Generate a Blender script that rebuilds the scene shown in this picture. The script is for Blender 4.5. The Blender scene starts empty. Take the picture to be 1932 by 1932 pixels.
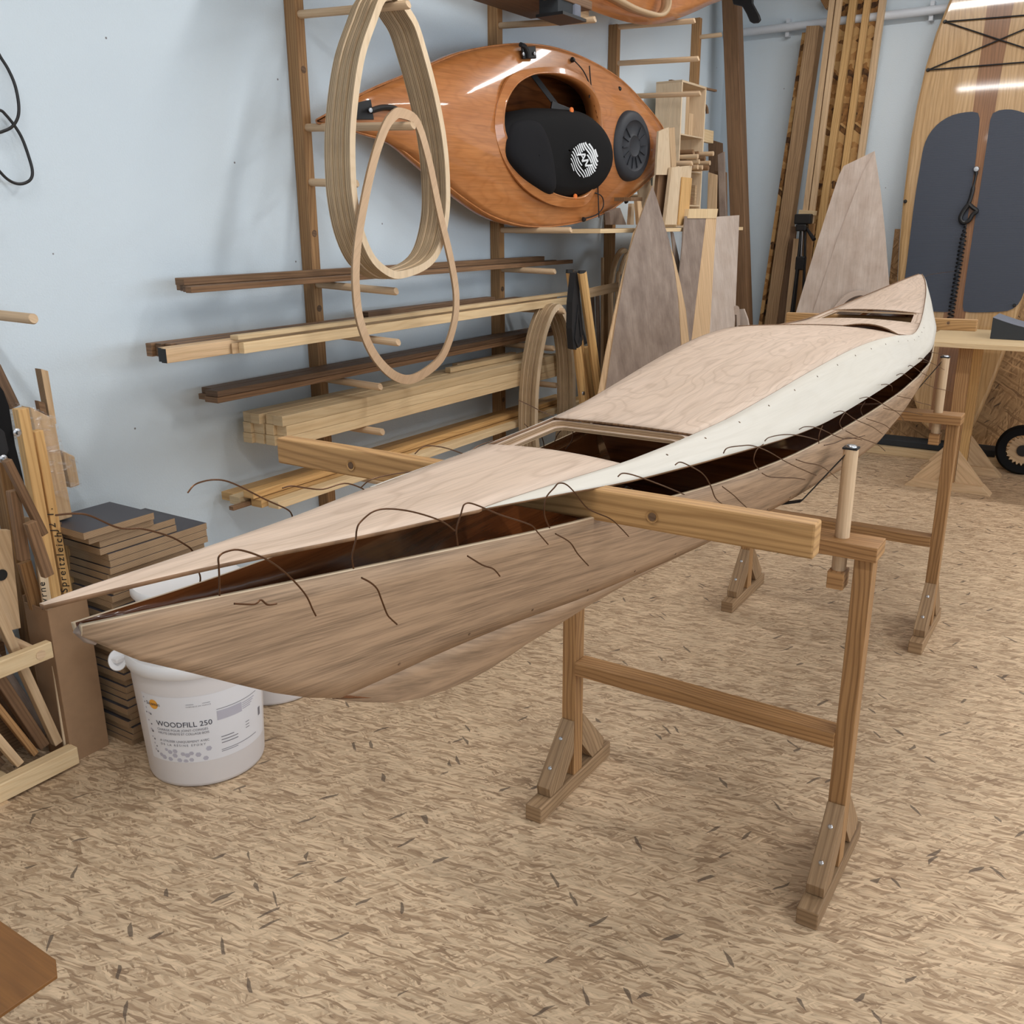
# A boat builder's workshop: an unfinished stitch-and-glue kayak on two stands,
# timber racks on the left wall, boards and a paddle board against the back wall.
# World: X runs along the left wall into the room, Y towards the left wall, Z up (metres).
import bpy, bmesh, math, random
from mathutils import Vector, Matrix
random.seed(7)
PI = math.pi
scene = bpy.context.scene
col = scene.collection
V = Vector

# ---------------------------------------------------------------- helpers
def lin(c):
    return tuple(((v/255.0)/12.92 if v/255.0 <= .04045 else ((v/255.0+.055)/1.055)**2.4) for v in c) + (1.0,)

class NT:
    """small node-tree builder"""
    def __init__(s, name):
        s.m = bpy.data.materials.new(name); s.m.use_nodes = True
        s.t = s.m.node_tree; s.t.nodes.clear()
        s.o = s.t.nodes.new('ShaderNodeOutputMaterial')
        s.b = s.t.nodes.new('ShaderNodeBsdfPrincipled')
        s.t.links.new(s.b.outputs[0], s.o.inputs[0])
    def n(s, typ, ins=None, **props):
        d = s.t.nodes.new(typ)
        for k, v in props.items(): setattr(d, k, v)
        for k, v in (ins or {}).items():
            sock = d.inputs[k]
            if isinstance(v, bpy.types.NodeSocket): s.t.links.new(v, sock)
            else: sock.default_value = v
        return d
    def math(s, op, a, b=0.0, c=0.0):
        return s.n('ShaderNodeMath', {0: a, 1: b, 2: c}, operation=op).outputs[0]
    def mix(s, f, a, b, mode='MIX'):
        d = s.n('ShaderNodeMix', data_type='RGBA', blend_type=mode)
        for i, v in ((0, f), (6, a), (7, b)):
            if isinstance(v, bpy.types.NodeSocket): s.t.links.new(v, d.inputs[i])
            else: d.inputs[i].default_value = v
        return d.outputs[2]
    def ramp(s, f, stops):
        d = s.n('ShaderNodeValToRGB', {0: f}); e = d.color_ramp.elements
        e[0].position, e[0].color = stops[0]; e[1].position, e[1].color = stops[-1]
        for p, c in stops[1:-1]:
            k = e.new(p); k.color = c
        return d.outputs[0]
    def scaled(s, vec, sc, rot=0.0, loc=(0, 0, 0)):
        if rot: vec = s.n('ShaderNodeMapping', {0: vec, 2: (0, 0, rot)}).outputs[0]
        return s.n('ShaderNodeMapping', {0: vec, 1: loc, 3: sc}).outputs[0]
    def noise(s, vec, scale=1.0, detail=3.0, rough=.55, dist=0.0):
        return s.n('ShaderNodeTexNoise', {'Vector': vec, 'Scale': scale, 'Detail': detail, 'Roughness': rough, 'Distortion': dist})
    def bump(s, h, strength=.2, dist=.002):
        return s.n('ShaderNodeBump', {'Height': h, 'Strength': strength, 'Distance': dist}).outputs[0]
    def set(s, **k):
        for a, v in k.items():
            sock = s.b.inputs[a.replace('_', ' ')]
            if isinstance(v, bpy.types.NodeSocket): s.t.links.new(v, sock)
            else: sock.default_value = v
        return s.m

def plain(name, c, rough=.5, metal=0.0, spec=.5, grit=0.0):
    t = NT(name)
    base = lin(c)
    if grit:
        g = t.n('ShaderNodeTexCoord').outputs['Object']
        nz = t.noise(g, 38, 4).outputs[0]
        base = t.mix(t.math('MULTIPLY', nz, grit), lin(c), lin(tuple(v*.62 for v in c)))
    t.set(Base_Color=base, Roughness=rough, Metallic=metal)
    t.b.inputs['Specular IOR Level'].default_value = spec
    return t.m

def wood(name, ca, cb, cl, freq=70, wig=2.0, line=.45, fib=.35, rough=.55, coat=0.0, blotch=1.0, spec=.35, cath=0.0, var=.12, iso=0.0, sharp=3.0, ff=330.0, fu=9.0):
    """grain runs along U (metres) of the UV map; every object gets its own shift"""
    t = NT(name)
    uv = t.n('ShaderNodeTexCoord').outputs['UV']
    rnd = t.n('ShaderNodeObjectInfo').outputs['Random']
    off = t.n('ShaderNodeCombineXYZ', {0: t.math('MULTIPLY', rnd, 31.0), 1: t.math('MULTIPLY', rnd, 17.0), 2: t.math('MULTIPLY', rnd, 5.0)}).outputs[0]
    p = t.n('ShaderNodeVectorMath', {0: uv, 1: off}, operation='ADD').outputs[0]
    broad = t.noise(t.scaled(p, (9, 12, 1) if iso else (1.1, 9, 1)), 1.0, 5 if iso else 3, .6).outputs[0]
    fine = t.noise(t.scaled(p, (fu, ff, 1)), 1.0, 3, .6).outputs[0]
    mid = t.noise(t.scaled(p, (3.5, 70, 1)), 1.0, 3, .6).outputs[0]
    warp = t.noise(t.scaled(p, (1.3 + cath, 7, 1)), 1.0, 2).outputs[0]
    sv = t.n('ShaderNodeSeparateXYZ', {0: p}).outputs[1]
    ph = t.math('ADD', t.math('MULTIPLY', sv, freq), t.math('MULTIPLY', warp, wig*6))
    ring = t.math('SINE', t.math('MULTIPLY', ph, 2*PI))
    ring = t.math('POWER', t.math('MULTIPLY_ADD', ring, .5, .5), sharp)
    br = t.n('ShaderNodeMapRange', {0: broad, 1: .3, 2: .7}).outputs[0]
    c = t.mix(t.math('MULTIPLY', br, blotch), lin(ca), lin(cb))
    c = t.mix(t.math('MULTIPLY', ring, line), c, lin(cl))
    f = t.math('MULTIPLY', t.n('ShaderNodeMapRange', {0: t.math('MULTIPLY_ADD', mid, .5, t.math('MULTIPLY', fine, .5)), 1: .42, 2: .64}).outputs[0], fib)
    c = t.mix(f, c, lin(tuple(v*.72 for v in cl)))
    if var:
        hv = t.n('ShaderNodeHueSaturation', {'Value': t.math('MULTIPLY_ADD', rnd, 2*var, 1-var), 'Color': c}).outputs[0]
        c = hv
    t.set(Base_Color=c, Roughness=rough, Normal=t.bump(fine, .12, .0008))
    t.b.inputs['Specular IOR Level'].default_value = spec
    if coat:
        t.b.inputs['Coat Weight'].default_value = coat
        t.b.inputs['Coat Roughness'].default_value = .05
    return t.m

def plyedge(name, ca, cb, period=.0032, rough=.6):
    """plies stacked along V (metres)"""
    t = NT(name)
    uv = t.n('ShaderNodeTexCoord').outputs['UV']
    sep = t.n('ShaderNodeSeparateXYZ', {0: uv})
    nz = t.noise(t.scaled(uv, (6, 260, 1)), 1.0, 3).outputs[0]
    ph = t.math('MULTIPLY_ADD', sep.outputs[1], 1.0/period, t.math('MULTIPLY', nz, .5))
    s = t.math('MULTIPLY_ADD', t.math('SINE', t.math('MULTIPLY', ph, 2*PI)), .5, .5)
    blot = t.noise(t.scaled(uv, (14, 14, 1)), 1.0, 3).outputs[0]
    c = t.mix(s, lin(ca), lin(cb))
    c = t.mix(t.math('MULTIPLY', blot, .45), c, lin(tuple(v*.6 for v in cb)))
    return t.set(Base_Color=c, Roughness=rough)

class MB:
    """collects polygons, then links them as ONE mesh object"""
    def __init__(s): s.v = []; s.f = []; s.uv = []; s.mi = []
    def poly(s, pts, uv=None, mi=0):
        pts = [V(p) for p in pts]
        if uv is None:
            a = (pts[1]-pts[0]); a = a.normalized() if a.length > 1e-9 else V((1, 0, 0))
            n = V((0, 0, 0))
            for i in range(1, len(pts)-1): n += (pts[i]-pts[0]).cross(pts[i+1]-pts[0])
            n = n.normalized() if n.length > 1e-12 else V((0, 0, 1)); b = n.cross(a)
            uv = [((p-pts[0]).dot(a), (p-pts[0]).dot(b)) for p in pts]
        k = len(s.v); s.v += pts; s.f.append(list(range(k, k+len(pts)))); s.uv.append(uv); s.mi.append(mi)
        return s
    def beam(s, p0, p1, w, h, up=(0, 0, 1), mi=0, mend=None):
        """rectangular bar, w sideways, h along up, grain lengthwise"""
        p0, p1 = V(p0), V(p1); a = (p1-p0); L = a.length; a.normalize(); up = V(up)
        sd = a.cross(up).normalized(); u2 = sd.cross(a).normalized()
        c = [(-1, -1), (1, -1), (1, 1), (-1, 1)]
        A = [p0+sd*(x*w/2)+u2*(y*h/2) for x, y in c]; B = [q+a*L for q in A]
        off = 0.0
        for i in range(4):
            j = (i+1) % 4; d = (A[j]-A[i]).length
            s.poly([A[i], B[i], B[j], A[j]], [(0, off), (L, off), (L, off+d), (0, off+d)], mi); off += d
        me = mi if mend is None else mend
        s.poly([A[0], A[1], A[2], A[3]], [(x*w/2*.15, y*h/2) for x, y in c], me)
        s.poly([B[3], B[2], B[1], B[0]], [(x*w/2*.15, y*h/2) for x, y in c[::-1]], me)
        return s
    def box(s, lo, hi, mi=0, mend=None):
        lo, hi = V(lo), V(hi); d = hi-lo; c = (lo+hi)/2
        ax = max(range(3), key=lambda i: d[i])
        e = V((0, 0, 0)); e[ax] = d[ax]/2
        if ax == 2: return s.beam(c-e, c+e, d.y, d.x, (1, 0, 0), mi, mend)
        if ax == 0: return s.beam(c-e, c+e, d.y, d.z, (0, 0, 1), mi, mend)
        return s.beam(c-e, c+e, d.x, d.z, (0, 0, 1), mi, mend)
    def tube(s, path, r, n=10, mi=0, caps=True, closed=False):
        path = [V(p) for p in path]; R = r if isinstance(r, (list, tuple)) else [r]*len(path)
        rings = []; up = None; L = 0.0; us = []
        N = len(path)
        for i, p in enumerate(path):
            if closed: t = path[(i+1) % N]-path[i-1]
            else: t = path[min(i+1, N-1)]-path[max(i-1, 0)]
            t.normalize()
            if up is None:
                up = V((0, 0, 1)) if abs(t.z) < .9 else V((1, 0, 0))
            up = (up-t*up.dot(t)).normalized(); b = t.cross(up)
            if i: L += (p-path[i-1]).length
            us.append(L)
            rings.append([p+(up*math.cos(2*PI*k/n)+b*math.sin(2*PI*k/n))*R[i] for k in range(n)])
        M = N if closed else N-1
        for i in range(M):
            q = (i+1) % N
            for k in range(n):
                m = (k+1) % n; va, vb = k*2*PI*R[i]/n, (k+1)*2*PI*R[i]/n
                u2 = us[q] if q else us[i]+(path[0]-path[i]).length
                s.poly([rings[i][k], rings[q][k], rings[q][m], rings[i][m]], [(us[i], va), (u2, va), (u2, vb), (us[i], vb)], mi)
        if caps and not closed:
            s.poly(rings[0], None, mi); s.poly(rings[-1][::-1], None, mi)
        return s
    def lathe(s, prof, c=(0, 0, 0), n=40, axis=(0, 0, 1), mi=0):
        ax = V(axis).normalized(); t = V((1, 0, 0)) if abs(ax.x) < .9 else V((0, 1, 0))
        a = (t-ax*t.dot(ax)).normalized(); b = ax.cross(a); c = V(c); L = 0
        P = lambda r, z, k: c+ax*z+(a*math.cos(2*PI*k/n)+b*math.sin(2*PI*k/n))*r
        for (r0, z0), (r1, z1) in zip(prof[:-1], prof[1:]):
            d = math.hypot(r1-r0, z1-z0)
            for k in range(n):
                rr = max(r0, r1)*2*PI/n
                pts = [P(r0, z0, k), P(r0, z0, k+1), P(r1, z1, k+1), P(r1, z1, k)]
                uv = [(k*rr, L), ((k+1)*rr, L), ((k+1)*rr, L+d), (k*rr, L+d)]
                if r0 < 1e-6: pts.pop(1); uv.pop(1)
                elif r1 < 1e-6: pts.pop(2); uv.pop(2)
                s.poly(pts, uv, mi)
            L += d
        return s
    def prism(s, pts, th, grain=None, mi=0, mside=None):
        """flat outline (3D points) given a thickness vector; grain = U direction"""
        pts = [V(p) for p in pts]; th = V(th); n = th.normalized()
        g = V(grain) if grain is not None else (pts[1]-pts[0])
        g = (g-n*g.dot(n)).normalized(); b = n.cross(g)
        uvf = lambda p: ((p-pts[0]).dot(g), (p-pts[0]).dot(b))
        top = [p+th for p in pts]
        cr = V((0, 0, 0))
        for i in range(1, len(pts)-1): cr += (pts[i]-pts[0]).cross(pts[i+1]-pts[0])
        flip = cr.dot(n) > 0
        A, B = (pts[::-1], top) if flip else (pts, top[::-1])
        s.poly(A, [uvf(p) for p in A], mi); s.poly(B, [uvf(p) for p in B], mi)
        L = 0; ms = mi if mside is None else mside
        for i in range(len(pts)):
            j = (i+1) % len(pts); d = (pts[j]-pts[i]).length
            q = [pts[i], pts[j], top[j], top[i]]; w = [(L, 0), (L+d, 0), (L+d, th.length), (L, th.length)]
            if not flip: q = q[::-1]; w = w[::-1]
            s.poly(q, w, ms); L += d
        return s
    def ring(s, outer, inner, th, mi=0, mside=None, grain=(1, 0, 0)):
        """closed flat band between two outlines of equal count, thickness vector th"""
        outer = [V(p) for p in outer]; inner = [V(p) for p in inner]; th = V(th); n = th.normalized(); N = len(outer)
        g = V(grain); g = (g-n*g.dot(n)).normalized(); b = n.cross(g); o = outer[0]
        f = lambda p: ((p-o).dot(g), (p-o).dot(b)); T = th.length; L = 0; ms = mi if mside is None else mside
        for i in range(N):
            j = (i+1) % N; d = (outer[j]-outer[i]).length
            a = [outer[i], outer[j], inner[j], inner[i]]; s.poly(a, [f(p) for p in a], mi)
            a = [p+th for p in a[::-1]]; s.poly(a, [f(p) for p in a], mi)
            s.poly([outer[j], outer[i], outer[i]+th, outer[j]+th], [(L+d, 0), (L, 0), (L, T), (L+d, T)], ms)
            s.poly([inner[i], inner[j], inner[j]+th, inner[i]+th], [(L, 0), (L+d, 0), (L+d, T), (L, T)], ms)
            L += d
        return s
    def grid(s, rows, mi=0, uvf=None):
        """rows of equal point counts -> quads; U along rows index, V across"""
        us = [0.0]
        for a, b in zip(rows[:-1], rows[1:]): us.append(us[-1]+(V(b[len(b)//2])-V(a[len(a)//2])).length)
        for i in range(len(rows)-1):
            a, b = rows[i], rows[i+1]; va = [0.0]; vb = [0.0]
            for k in range(len(a)-1):
                va.append(va[-1]+(V(a[k+1])-V(a[k])).length); vb.append(vb[-1]+(V(b[k+1])-V(b[k])).length)
            ma, mb = va[-1]/2, vb[-1]/2
            if uvf:
                for k in range(len(a)-1):
                    q = [V(a[k]), V(b[k]), V(b[k+1]), V(a[k+1])]; s.poly(q, [uvf(p) for p in q], mi)
                continue
            for k in range(len(a)-1):
                s.poly([a[k], b[k], b[k+1], a[k+1]], [(us[i], va[k]-ma), (us[i+1], vb[k]-mb), (us[i+1], vb[k+1]-mb), (us[i], va[k+1]-ma)], mi)
        return s
    def build(s, name, mats, parent=None, smooth=False, bevel=0.0, origin=None, weld=True, solid=None, ang=40):
        if not isinstance(mats, (list, tuple)): mats = [mats]
        if origin is None:
            if parent is not None: origin = V(parent['_o'])
            else:
                lo = [min(p[i] for p in s.v) for i in range(3)]; hi = [max(p[i] for p in s.v) for i in range(3)]
                origin = V(((lo[0]+hi[0])/2, (lo[1]+hi[1])/2, lo[2]))
        origin = V(origin)
        me = bpy.data.meshes.new(name)
        me.from_pydata([tuple(p-origin) for p in s.v], [], s.f)
        ul = me.uv_layers.new(name='UVMap'); k = 0
        for uv in s.uv:
            for q in uv: ul.data[k].uv = q; k += 1
        for m in mats: me.materials.append(m)
        me.polygons.foreach_set('material_index', s.mi)
        if weld:
            bm = bmesh.new(); bm.from_mesh(me)
            bmesh.ops.remove_doubles(bm, verts=bm.verts, dist=1e-5)
            bmesh.ops.recalc_face_normals(bm, faces=bm.faces)
            bm.to_mesh(me); bm.free()
        if smooth:
            for p in me.polygons: p.use_smooth = True
            me.set_sharp_from_angle(angle=math.radians(ang))
        me.update()
        o = bpy.data.objects.new(name, me); col.objects.link(o)
        o['_o'] = tuple(origin)
        if parent is not None: o.parent = parent
        else: o.location = origin
        if solid:
            md = o.modifiers.new('thickness', 'SOLIDIFY'); md.thickness = abs(solid[0]); md.offset = solid[1]
            md.material_offset = solid[2]; md.material_offset_rim = solid[3]
        if bevel:
            md = o.modifiers.new('edge', 'BEVEL'); md.width = bevel; md.segments = 2; md.limit_method = 'ANGLE'
        return o

def tag(o, label, cat, group=None, kind=None):
    if label: o['label'] = label
    if cat: o['category'] = cat
    if group: o['group'] = group
    if kind: o['kind'] = kind
    return o

def empty(name, loc, label, cat, group=None):
    o = bpy.data.objects.new(name, None); o.empty_display_size = .1; col.objects.link(o)
    o.location = loc; o['_o'] = tuple(loc)
    return tag(o, label, cat, group)

def copy_thing(o, dloc, label):
    """an independent copy of a thing and each of its parts"""
    def rec(src, par):
        d = src.copy(); col.objects.link(d)
        if par is not None: d.parent = par
        for ch in [x for x in bpy.data.objects if x.parent == src]: rec(ch, d)
        return d
    r = rec(o, None); r.location = V(o.location)+V(dloc); r['label'] = label
    return r

def structure(o): o['kind'] = 'structure'; return o

def curve(pts, n=8):
    """Catmull-Rom through 3D points"""
    P = [V(p) for p in pts]; out = []
    for i in range(len(P)-1):
        a, b, c, d = P[max(i-1, 0)], P[i], P[i+1], P[min(i+2, len(P)-1)]
        for k in range(n):
            t = k/n
            out.append(.5*((2*b)+(c-a)*t+(2*a-5*b+4*c-d)*t*t+(3*b-a-3*c+d)*t**3))
    return out+[P[-1]]

def table(pts):
    """smooth interpolation of (x, value) pairs"""
    xs = [p[0] for p in pts]; ys = [p[1] for p in pts]; m = []
    for i in range(len(xs)):
        a, b = max(i-1, 0), min(i+1, len(xs)-1); m.append((ys[b]-ys[a])/(xs[b]-xs[a]))
    def f(x):
        x = min(max(x, xs[0]), xs[-1]); i = 0
        while i < len(xs)-2 and x > xs[i+1]: i += 1
        h = xs[i+1]-xs[i]; t = (x-xs[i])/h
        return (2*t**3-3*t*t+1)*ys[i]+(t**3-2*t*t+t)*h*m[i]+(3*t*t-2*t**3)*ys[i+1]+(t**3-t*t)*h*m[i+1]
    return f

def writing(name, txt, size, origin, xdir, ydir, mat, parent, ext=.0004, shear=0.0, track=1.0, wrap=None):
    """lettering turned into a mesh part; wrap(x, y, z) bends it onto a surface"""
    cu = bpy.data.curves.new(name, 'FONT'); cu.body = txt; cu.size = size; cu.extrude = ext; cu.shear = shear; cu.space_character = track
    cu.resolution_u = 3
    tmp = bpy.data.objects.new(name+'_t', cu); col.objects.link(tmp)
    dg = bpy.context.evaluated_depsgraph_get(); dg.update()
    me = bpy.data.meshes.new_from_object(tmp.evaluated_get(dg))
    bpy.data.objects.remove(tmp)
    xd, yd = V(xdir).normalized(), V(ydir).normalized(); zd = xd.cross(yd); o = V(origin); po = V(parent['_o'])
    for v in me.vertices:
        c = v.co
        v.co = (wrap(c.x, c.y, c.z) if wrap else o+xd*c.x+yd*c.y+zd*c.z)-po
    me.materials.clear(); me.materials.append(mat)
    ob = bpy.data.objects.new(name, me); col.objects.link(ob); ob.parent = parent; ob['_o'] = tuple(po)
    return ob

# ---------------------------------------------------------------- materials
M = {}
M['pine'] = wood('pale pine', (228, 204, 164), (218, 190, 148), (198, 162, 116), 45, 1.2, .3, .22)
M['pine_old'] = wood('honey pine', (182, 142, 98), (166, 124, 80), (116, 78, 44), 85, 1.3, .6, .35, .5)
M['pine_new'] = wood('yellow pine', (218, 178, 122), (206, 164, 106), (168, 120, 68), 60, 1.1, .45, .2, .5)
M['beech'] = wood('beech dowel', (216, 188, 154), (204, 174, 140), (180, 148, 114), 120, .5, .25, .25, .5)
M['post'] = wood('rack post pine', (182, 142, 98), (164, 124, 82), (124, 86, 52), 70, 1.2, .5, .35, .6)
M['walnut'] = wood('dark hardwood', (126, 99, 76), (106, 81, 60), (76, 56, 41), 90, .8, .5, .45, .6)
M['mahog'] = wood('brown hardwood', (150, 116, 85), (128, 96, 69), (94, 69, 48), 90, .8, .5, .45, .6)
M['grey_wood'] = wood('weathered plywood', (160, 144, 132), (128, 112, 102), (118, 101, 91), 5, 2.5, .08, .22, .75, var=.05, iso=1)
M['pale_ply'] = wood('greyed okoume', (206, 192, 181), (184, 166, 153), (168, 150, 137), 6, 2.0, .12, .25, .7, var=.05, iso=1)
M['ash'] = wood('ash offcut', (214, 184, 148), (200, 168, 130), (172, 138, 100), 40, 1.0, .4, .3, .6)
M['okoume'] = wood('okoume plywood face', (212, 190, 172), (203, 180, 160), (174, 150, 130), 13, 1.9, .42, .30, .6, cath=.9, var=0, sharp=7.0)
M['white_ply'] = wood('birch plywood face', (208, 203, 193), (202, 196, 184), (192, 184, 170), 16, 2.0, .15, .10, .6, var=0)
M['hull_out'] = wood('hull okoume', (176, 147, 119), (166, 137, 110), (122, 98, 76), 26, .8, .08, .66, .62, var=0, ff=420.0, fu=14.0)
M['hull_in'] = wood('epoxied okoume', (150, 88, 46), (98, 54, 28), (62, 32, 16), 30, 1.3, .5, .4, .22, coat=.6, var=0)
M['ply_edge'] = plyedge('plywood edge', (200, 170, 132), (136, 106, 80))
M['ply_edge_ring'] = plyedge('laminated ring edge', (216, 190, 152), (148, 122, 94), .0075)
M['birch'] = wood('birch ply face', (226, 204, 174), (218, 194, 162), (202, 174, 138), 14, 2.0, .3, .2, .55, cath=1)
M['varnish'] = wood('varnished okoume', (200, 134, 80), (182, 114, 62), (150, 86, 42), 9, 2.0, .22, .35, .28, coat=.7, cath=1, var=0)
M['sup'] = wood('varnished paulownia', (200, 166, 122), (184, 148, 102), (152, 114, 72), 45, 1.0, .4, .35, .25, coat=1.0, var=0)
M['sup_dark'] = wood('varnished mahogany stripe', (152, 108, 72), (136, 94, 60), (104, 68, 42), 60, .8, .4, .35, .25, coat=1.0, var=0)
M['film'] = plain('dark phenolic film', (62, 60, 66), .42)
M['black'] = plain('black plastic', (22, 22, 24), .45)
M['rubber'] = plain('black rubber', (46, 49, 56), .6, grit=.5)
M['fabric'] = plain('black nylon', (13, 13, 15), .8, spec=.25)
M['fabric2'] = plain('charcoal padding', (27, 27, 30), .85, spec=.2)
M['strap'] = plain('black webbing', (24, 24, 27), .7)
M['orange'] = plain('orange plastic', (228, 120, 50), .5)
M['steel'] = plain('zinc steel', (190, 192, 196), .3, 1.0)
M['copper'] = plain('oxidised copper wire', (92, 64, 44), .38, .85)
M['copper_b'] = plain('bright copper wire', (190, 140, 92), .35, .9)
M['white_pl'] = plain('white polypropylene', (232, 230, 230), .4)
M['bucket'] = plain('milky bucket plastic', (226, 222, 222), .42)
M['label'] = plain('white label paper', (232, 232, 236), .5)
M['ink'] = plain('dark blue grey print', (58, 62, 76), .6)
M['ink2'] = plain('grey print', (128, 126, 134), .6)
M['inkl'] = plain('pale violet print', (188, 186, 198), .6)
M['logo_o'] = plain('amber print', (238, 168, 62), .6)
M['white_ink'] = plain('white print', (232, 236, 240), .6)
M['pen'] = plain('black marker', (30, 24, 20), .7)
M['batten'] = wood('knotty batten', (202, 160, 108), (186, 142, 90), (138, 98, 56), 80, 1.3, .55, .3, .5)
M['stand'] = wood('stand pine', (184, 142, 96), (166, 124, 80), (116, 78, 46), 85, 1.3, .6, .35, .5)
M['foot'] = wood('worn stand foot', (172, 142, 108), (152, 122, 90), (112, 84, 58), 70, 1.2, .5, .4, .6)
M['ring'] = wood('ring plywood face', (208, 178, 146), (196, 164, 132), (178, 146, 114), 6, 1.5, .15, .2, .6)
M['cardboard'] = plain('cardboard', (164, 130, 98), .8, grit=.35)
M['pipe'] = plain('white painted pipe', (206, 212, 220), .4)
M['stain'] = wood('brown stained panel', (150, 102, 52), (128, 84, 42), (106, 66, 32), 10, 1.5, .2, .25, .5)
M['foam_top'] = plain('grey foam', (124, 128, 140), .9, grit=.4)
M['foam'] = plain('dark foam', (50, 54, 58), .85, grit=.3)

def m_eva():
    t = NT('charcoal deck pad')
    g = t.n('ShaderNodeTexCoord').outputs['UV']
    w = t.n('ShaderNodeTexWave', {'Vector': g, 'Scale': 42.0, 'Distortion': .6, 'Detail': 1.0, 'Detail Scale': 30.0}, bands_direction='Y')
    return t.set(Base_Color=t.mix(w.outputs[1], lin((58, 63, 74)), lin((68, 74, 86))), Roughness=.75, Normal=t.bump(w.outputs[1], .25, .002))
M['eva'] = m_eva()

def m_film():
    t = NT('cling film')
    tc = t.n('ShaderNodeTexCoord').outputs['Object']
    n1 = t.noise(t.scaled(tc, (26, 26, 70)), 1.0, 4, .6, 1.2).outputs[0]
    tr = t.n('ShaderNodeBsdfTransparent'); gl = t.n('ShaderNodeBsdfGlossy', {0: (1, 1, 1, 1), 'Roughness': .12, 'Normal': t.bump(n1, 1.0, .01)})
    f = t.n('ShaderNodeMapRange', {0: n1, 1: .5, 2: .72, 3: .03, 4: .5}).outputs[0]
    mx = t.n('ShaderNodeMixShader', {0: f, 1: tr.outputs[0], 2: gl.outputs[0]})
    t.t.links.new(mx.outputs[0], t.o.inputs[0])
    return t.m
M['cling'] = m_film()

def m_wall():
    t = NT('rolled pale blue wall paint')
    g = t.n('ShaderNodeTexCoord').outputs['Object']
    n1 = t.noise(g, 160, 3, .6).outputs[0]; n2 = t.noise(g, 1.4, 3).outputs[0]
    c = t.mix(n2, lin((204, 217, 227)), lin((212, 224, 232)))
    sp = t.n('ShaderNodeTexVoronoi', {'Vector': g, 'Scale': 7.0}).outputs[0]
    spk = t.n('ShaderNodeMapRange', {0: sp, 1: .018, 2: .03}).outputs[0]
    c = t.mix(spk, lin((120, 118, 122)), c)
    return t.set(Base_Color=c, Roughness=.75, Normal=t.bump(n1, .35, .004))
M['wall'] = m_wall()
M['plain_wall'] = plain('white paint', (214, 218, 222), .8)
M['ceil'] = plain('ceiling white', (206, 206, 204), .9)

def m_osb(name, light, midc, dark, sc=1.0, lay=10, coord='Object'):
    """oriented strand board: layers of long flakes at many angles"""
    t = NT(name)
    g = t.n('ShaderNodeTexCoord').outputs[coord]
    wob = t.noise(g, 9, 2).outputs[1]
    g2 = t.n('ShaderNodeVectorMath', {0: g, 1: t.n('ShaderNodeVectorMath', {0: wob, 'Scale': .035}, operation='SCALE').outputs[0]}, operation='ADD').outputs[0]
    c = t.ramp(t.noise(g, 26*sc, 5, .65).outputs[0], [(.3, lin(midc)), (.68, lin(light))])
    hgt = t.noise(g, 70*sc, 4).outputs[0]
    rr = random.Random(3)
    for k in range(lay):
        ang = rr.uniform(-1.5, 1.5); big = .5 if k % 5 == 0 else 1.0
        p = t.scaled(g2, (15*sc*big*rr.uniform(.7, 1.4), 120*sc*big*rr.uniform(.7, 1.5), 1), ang, (rr.random()*9, rr.random()*9, 0))
        vo = t.n('ShaderNodeTexVoronoi', {'Vector': p, 'Scale': 1.0, 'Randomness': 1.0}, voronoi_dimensions='2D')
        sep = t.n('ShaderNodeSeparateColor', {0: vo.outputs[1]})
        pick = t.n('ShaderNodeMapRange', {0: sep.outputs[1], 1: .66, 2: .70}).outputs[0]
        fi = t.noise(t.scaled(p, (1, 5, 1)), 1.0, 2).outputs[0]
        sh = t.math('ADD', t.math('MULTIPLY', sep.outputs[0], .7), t.math('MULTIPLY', fi, .5))
        cc = t.ramp(sh, [(.14, lin(dark)), (.42, lin(midc)), (.70, lin(light)), (1.0, lin(tuple(min(255, v*1.1) for v in light)))])
        edge = t.n('ShaderNodeMapRange', {0: vo.outputs[0], 1: .45, 2: .8, 3: 1.0, 4: .76}).outputs[0]
        cc = t.mix(1.0, cc, t.n('ShaderNodeCombineColor', {0: edge, 1: edge, 2: edge}).outputs[0], 'MULTIPLY')
        c = t.mix(t.math('MULTIPLY', pick, .84), c, cc)
    blot = t.n('ShaderNodeMapRange', {0: t.noise(g, 2.1, 5, .65).outputs[0], 1: .5, 2: .75}).outputs[0]
    c = t.mix(t.math('MULTIPLY', blot, .3), c, lin(tuple(v*.72 for v in midc)))
    for ang in (.4, -.9):
        vo = t.n('ShaderNodeTexVoronoi', {'Vector': t.scaled(g2, (26, 130, 1), ang), 'Scale': 1.0}, voronoi_dimensions='2D')
        dk = t.math('LESS_THAN', t.n('ShaderNodeSeparateColor', {0: vo.outputs[1]}).outputs[2], .0045)
        c = t.mix(t.math('MULTIPLY', dk, .75), c, lin((74, 60, 50)))
    return t.set(Base_Color=c, Roughness=.62, Normal=t.bump(hgt, .25, .002))
M['osb'] = m_osb('strand board floor', (208, 182, 150), (172, 143, 112), (112, 84, 60), 1.3, 9)
M['osb_wall'] = m_osb('strand board wall', (190, 152, 108), (158, 120, 80), (98, 68, 44), .6, 5, 'UV')

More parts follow.
